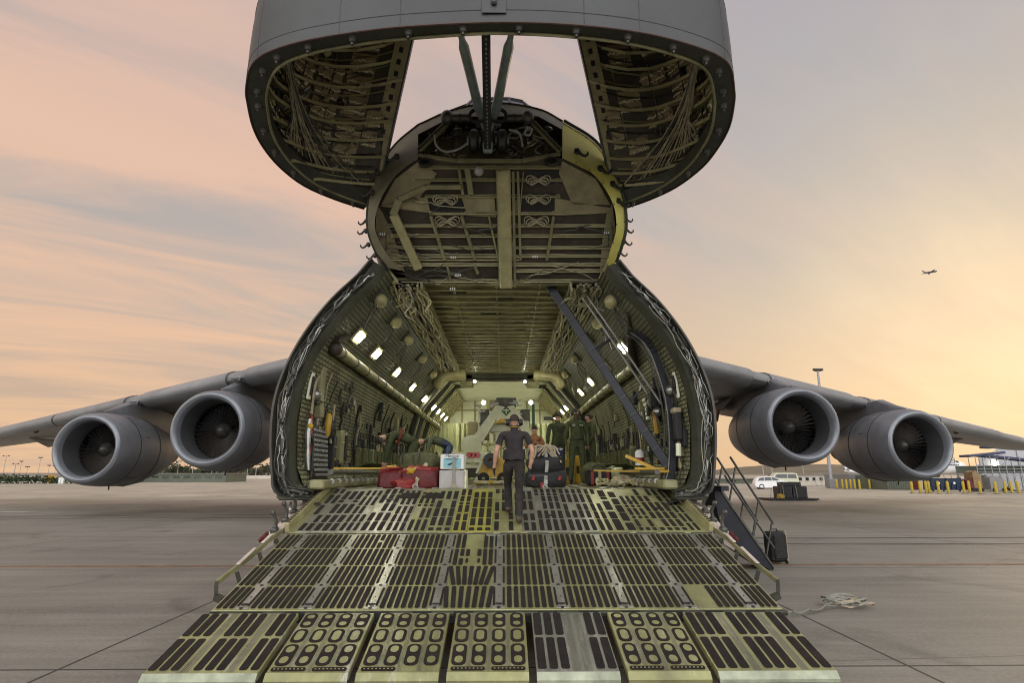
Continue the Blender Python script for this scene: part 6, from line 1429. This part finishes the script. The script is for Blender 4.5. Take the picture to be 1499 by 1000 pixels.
# east side
T_=bldg('airfield_offices',1165,1292,695.5,711,'far_white','far_roof','row of pale single storey offices with dark windows below the hill',[(.04+.08*k,.075+.08*k,.45,.75) for k in range(12)],10)
T_=bldg('storage_shed',1050,1118,701,709,'far_green','far_roof','low dark shed behind the white hatchback',[(.2,.4,.4,.7)],8)
for (x0,x1,yt,yb,m,lb) in((1246,1262,694,716,'far_grey','tall grey shipping container behind the bollards, paler one'),(1262,1273,694,716,'steel_dk','tall dark grey container behind the bollards'),(1300,1334,696,718,'far_green','green grey container partly hidden by the outboard engine'),(1336,1346,702,718,'red','dark red container next to the navy dumpsters')):
    a=PZ(x0,yb); c_=PY(x1,yb,a.y); h=CZ+(693-yt)/835*a.y*1.03; b=MB(); b.box(((a.x+c_.x)/2,a.y+3,h/2),(c_.x-a.x,6,h),None,0,.04)
    n=10
    for k in range(n+1): b.box((lerp(a.x,c_.x,k/n),a.y-.02,h/2),(.06,.06,h*.94))
    o=b.build('shipping_container',m,None,off=((a.x+c_.x)/2,a.y+3,0)); tag(o,lb,'container')
# chain link fence behind bollards
a=PZ(1195,713); c_=PZ(1499,717); FE=thing('wire_fence','thin grey wire fence running behind the yellow bollards','fence',(a.x,a.y,0)); n=30
for k in range(n+1):
    q=a.lerp(c_,k/n); b=MB(); b.tube([q,q+V((0,0,1.9))],.04,5); part(b,'fence_post','mast',FE)
b=MB()
for z in(.2,1.0,1.85): b.tube([a+V((0,0,z)),c_+V((0,0,z))],.02,4)
part(b,'fence_wire','mast',FE)
# airliners beyond the fence
def airliner(lb,loc,rz_,L_,R_,tailm,stripes=None,text=None,sc_=1):
    T_=thing('airliner',lb,'airliner',loc); T_.rotation_euler=(0,0,rz_); z0=V((0,0,0)); zc=R_+1.6
    b=MB(); b.lathe([(0,0),(R_*.35,.25*R_),(R_*.7,1.0*R_),(R_*.95,2.2*R_),(R_,3.2*R_),(R_,L_*.7),(R_*.75,L_*.82),(R_*.3,L_*.97),(0,L_)],(0,0,zc),'Y',28); b.build('fuselage','white_paint',T_,off=z0)
    b=MB()
    for s in(-1,1): b.prism([(s*R_*.8,L_*.36,zc-R_*.6),(s*L_*.42,L_*.62,zc-R_*.1),(s*L_*.42,L_*.65,zc-R_*.1),(s*R_*.8,L_*.58,zc-R_*.6)],(0,0,.25))
    b.build('wing','far_grey',T_,off=z0)
    b=MB()
    for s in(-1,1): b.prism([(s*.2,L_*.86,zc+.6),(s*L_*.15,L_*.97,zc+1.2),(s*L_*.15,L_*1.0,zc+1.2),(s*.2,L_*.96,zc+.6)],(0,0,.2))
    b.build('tailplane','far_grey',T_,off=z0)
    b=MB(); f=[(0,L_*.80,zc+R_*.8),(0,L_*.965,zc+R_*.8+L_*.19),(0,L_*1.02,zc+R_*.8+L_*.19),(0,L_*.965,zc+R_*.55)]; b.prism([V(q)-V((.2,0,0)) for q in f],(.4,0,0),0)
    if stripes:
        for k in range(6):
            t0=.08+k*.15; p0=V(f[0]).lerp(V(f[1]),t0); p1=V(f[3]).lerp(V(f[2]),t0+.10); 
            for s in(-1,1): b.bar(p0+V((s*.22,.5,.2)),p1+V((s*.22,-.6,.3)),.03,L_*.008,1,(0,0,1))
    b.build('tail_fin',[tailm,'red_lt'],T_,off=z0)
    b=MB(); b.grid([[V((R_*k*math.cos(a)*1.01,yy,zc+R_*k*math.sin(a)*1.01)) for a in[math.radians(35+i*11) for i in range(11)]] for yy,k in((R_*.95,.69),(R_*1.35,.79))]); b.build('cockpit_window','glass',T_,off=z0)
    for s in(-1,1):
        b=MB(); b.lathe([(.9,0),(1.1,.3),(1.1,2.6),(.7,3.6),(0,3.8)],(s*L_*.17,L_*.36,zc-R_*.9),'Y',16); b.build('engine','steel_dk',T_,off=z0)
        b=MB(); b.tube([(s*2.4,L_*.5,1.9),(s*2.4,L_*.5,.5)],.2,6); b.lathe([(0,-.3),(.6,-.3),(.6,.3),(0,.3)],(s*2.4,L_*.5,.6),'X',14); b.build('landing_gear','rubber',T_,off=z0)
    b=MB(); b.tube([(0,L_*.1,1.9),(0,L_*.1,.4)],.15,6); b.lathe([(0,-.25),(.45,-.25),(.45,.25),(0,.25)],(0,L_*.1,.45),'X',14); b.build('nose_gear','rubber',T_,off=z0)
    b=MB()
    for k in range(34):
        for s in(-1,1): b.box((s*R_*.995,L_*.12+k*L_*.0165,zc+.35),(.05,.3,.4))
    o=b.build('cabin_windows','glass',T_,off=z0); o['kind']='stuff'
    if text:
        text_mesh(text,1.5,.02,'ink',T_,(-R_*.93,L_*.40,zc+.85),(math.radians(74),0,-PI/2),.2)
    return T_
q=PY(1440,702,155); airliner('white airliner nose with dark lettering beyond the navy dumpsters',(q.x,160,0),math.radians(75),24,2.2,'red_lt',None,'QANTAS')
q=PY(1238,690,330); airliner('airliner with a red striped tail fin half hidden behind the grey containers',(q.x+25,330,0),PI/2,26,1.6,'white_paint',True)
# scaffold dock and white hangar at the edge of the view
q=PZ(1425,721); Y0=q.y+3; X0=PY(1431,721,Y0).x; X1=X0+9
DK=thing('maintenance_dock','tall scaffold maintenance dock with blue canopy beams beside the white hangar','scaffold dock',(X0+5,Y0+2,0))
zt=2.9
b=MB()
for z in(1.65,): b.box(((X0+X1)/2,Y0+1,z),(X1-X0,3,.12))
part(b,'deck','mast',DK)
for k in range(12):
    x=lerp(X0,X1,k/11)
    for y in(Y0-.5,Y0+2.5): b=MB(); b.tube([(x,y,0),(x,y,3.7 if k%2==0 else 2.7)],.045,5); part(b,'scaffold_post','mast',DK)
for z in(2.0,2.35,2.7): b=MB(); b.tube([(X0,Y0-.5,z),(X1,Y0-.5,z)],.035,5); part(b,'guard_rail','mast',DK)
for k in range(7):
    x=lerp(X0,X1,k/7); b=MB(); b.tube([(x,Y0-.52,0 if k%2 else 2.6),(x+1.3,Y0-.52,1.6 if k%2 else 3.6)],.04,5); part(b,'brace','mast',DK)
b=MB(); b.tube([(X0+3,Y0-1.6,0),(X0-.1,Y0-1.0,1.6)],.06,6); b.box((X0+1.4,Y0-1.2,.85),(3.2,.6,.10),M3.Rotation(.5,3,'Y')); part(b,'dock_stair','steel_dk',DK)
b=MB(); b.box(((X0+X1)/2,Y0+2.4,2.3),(X1-X0,.08,.8)); part(b,'side_screen','far_green',DK)
for (xa,za,xb,zb) in((X0-.3,3.75,X0+3.8,4.15),(X0+1.3,3.85,X1+1,2.95),(X0+2.2,4.75,X1,4.45)): b=MB(); b.bar((xa,Y0+.6,za),(xb,Y0+.6,zb),1.6,.26,0,(0,0,1),.05); part(b,'canopy_beam','blue_beam',DK)
HG=thing('white_hangar','big white membrane hangar with a sloping roof at the edge of the view','hangar',(X0+16,Y0+14,0))
b=MB(); hx=PY(1437,700,Y0+6).x; b.prism([(hx,Y0+6,0),(hx+30,Y0+6,0),(hx+30,Y0+6,9.5),(hx+12,Y0+6,8.4),(hx,Y0+6,3.7)],(21,24,0)); part(b,'wall','tent',HG)
b=MB()
for k in range(6): b.bar((hx+lerp(0,12,k/5),Y0+5.95,0),(hx+lerp(0,12,k/5),Y0+5.95,lerp(3.7,8.4,k/5)),.06,.06)
part(b,'frame_rib','far_grey',HG)
b=MB(); b.lathe([(0,-.1),(.16,-.1),(.16,.1)],(hx+1.9,Y0+5.9,3.0),'Y',14); part(b,'flood_light','lampglass',HG)
for (x0,x1,h,lb,m) in((1418,1428,1.3,'small red pump cart behind the bollards','red'),(1428,1440,2.2,'rusty wheeled ladder behind the bollards','brown'),(1452,1475,1.6,'pale grey skip beside the scaffold dock','far_grey')):
    a=PZ(x0,721); c_=PY(x1,721,a.y); b=MB(); b.prism([(a.x,a.y,.2),(c_.x,a.y,.2),(c_.x,a.y,h*.7),(lerp(a.x,c_.x,.5),a.y,h),(a.x,a.y,h*.9)],(0,1.1,0)); 
    for e in(.2,.8): b.lathe([(0,-.06),(.2,-.06),(.2,.06),(0,.06)],(lerp(a.x,c_.x,e),a.y-.05,.2),'Y',12,1)
    o=b.build('service_trolley',[m,'rubber'],None,off=((a.x+c_.x)/2,a.y,0)); tag(o,lb,'trolley')
# hill
random.seed(3)
from mathutils import noise
Pts=[]; prof=[(1040,689.5),(1062,687),(1090,684),(1120,682),(1180,681),(1240,681.5),(1300,682),(1345,685),(1420,685),(1520,686),(1700,687)]
def hy(x):
    for (a,b_),(c,d) in zip(prof,prof[1:]):
        if a<=x<=c: return lerp(b_,d,(x-a)/(c-a))
    return prof[0][1] if x<1040 else prof[-1][1]
b=MB(); G=[]; DD=900
for j in range(14):
    f=j/13; row=[]
    for i in range(150):
        x=lerp(1000,1750,i/149); D=DD-260+f*420; q=PY(x,700,D); top=(693-hy(x))/835*DD*1.02+CZ
        if x<1040: top*=max(0,(x-1000)/40)
        hgt=top*math.sin(min(f/.62,1)*PI/2)*(1+.10*noise.noise(V((q.x*.02,D*.02,0)))+.05*noise.noise(V((q.x*.09,D*.09,3)))) if f<.99 else 0
        row.append(V((q.x,D,hgt-.3)))
    G.append(row)
b.grid(G); MT['hillside']=pm('scrub_hillside',(.10,.085,.05),.9,0,.5,.035,.4,.3,col2=(.19,.15,.10)); struct(b.build('hill_terrain','hillside',None,off=(300,900,0)),'brown green hill ridge beyond the airfield','hill')
# small jet climbing away
q=PY(1362,399,1100); JT=thing('flying_airliner','small dark airliner climbing away in the pale evening sky','airliner',q); JT.rotation_euler=(0,math.radians(-11),math.radians(8)); z0=V((0,0,0)); Lh=17
b=MB(); b.lathe([(0,-Lh),(.8,-Lh+4),(1.9,-Lh+10),(1.9,Lh-5),(1.2,Lh-1.5),(0,Lh)],(0,0,0),'X',14); b.build('fuselage','skin_dark',JT,off=z0)
for s in(-1,1):
    b=MB(); b.prism([(3,s*1.5,-.8),(-4,s*16,1.0),(-6,s*16,1.0),(-3.5,s*1.5,-.8)],(0,0,.5)); b.build('wing','skin_dark',JT,off=z0)
    b=MB(); b.lathe([(.8,-2),(1.1,-1),(1.1,1.5),(.9,2.2)],(1.5,s*5.5,-1.6),'X',12); b.build('engine','skin_dark',JT,off=z0)
    b=MB(); b.prism([(-Lh+4.5,s*.5,.4),(-Lh+1,s*6,.8),(-Lh,s*6,.8),(-Lh+1,s*.5,.4)],(0,0,.3)); b.build('tailplane','skin_dark',JT,off=z0)
b=MB(); b.prism([(-Lh+6,-.2,1),(-Lh-.6,-.2,6.6),(-Lh-2.4,-.2,6.6),(-Lh+1,-.2,.8)],(0,.4,0)); b.build('tail_fin','skin_dark',JT,off=z0)
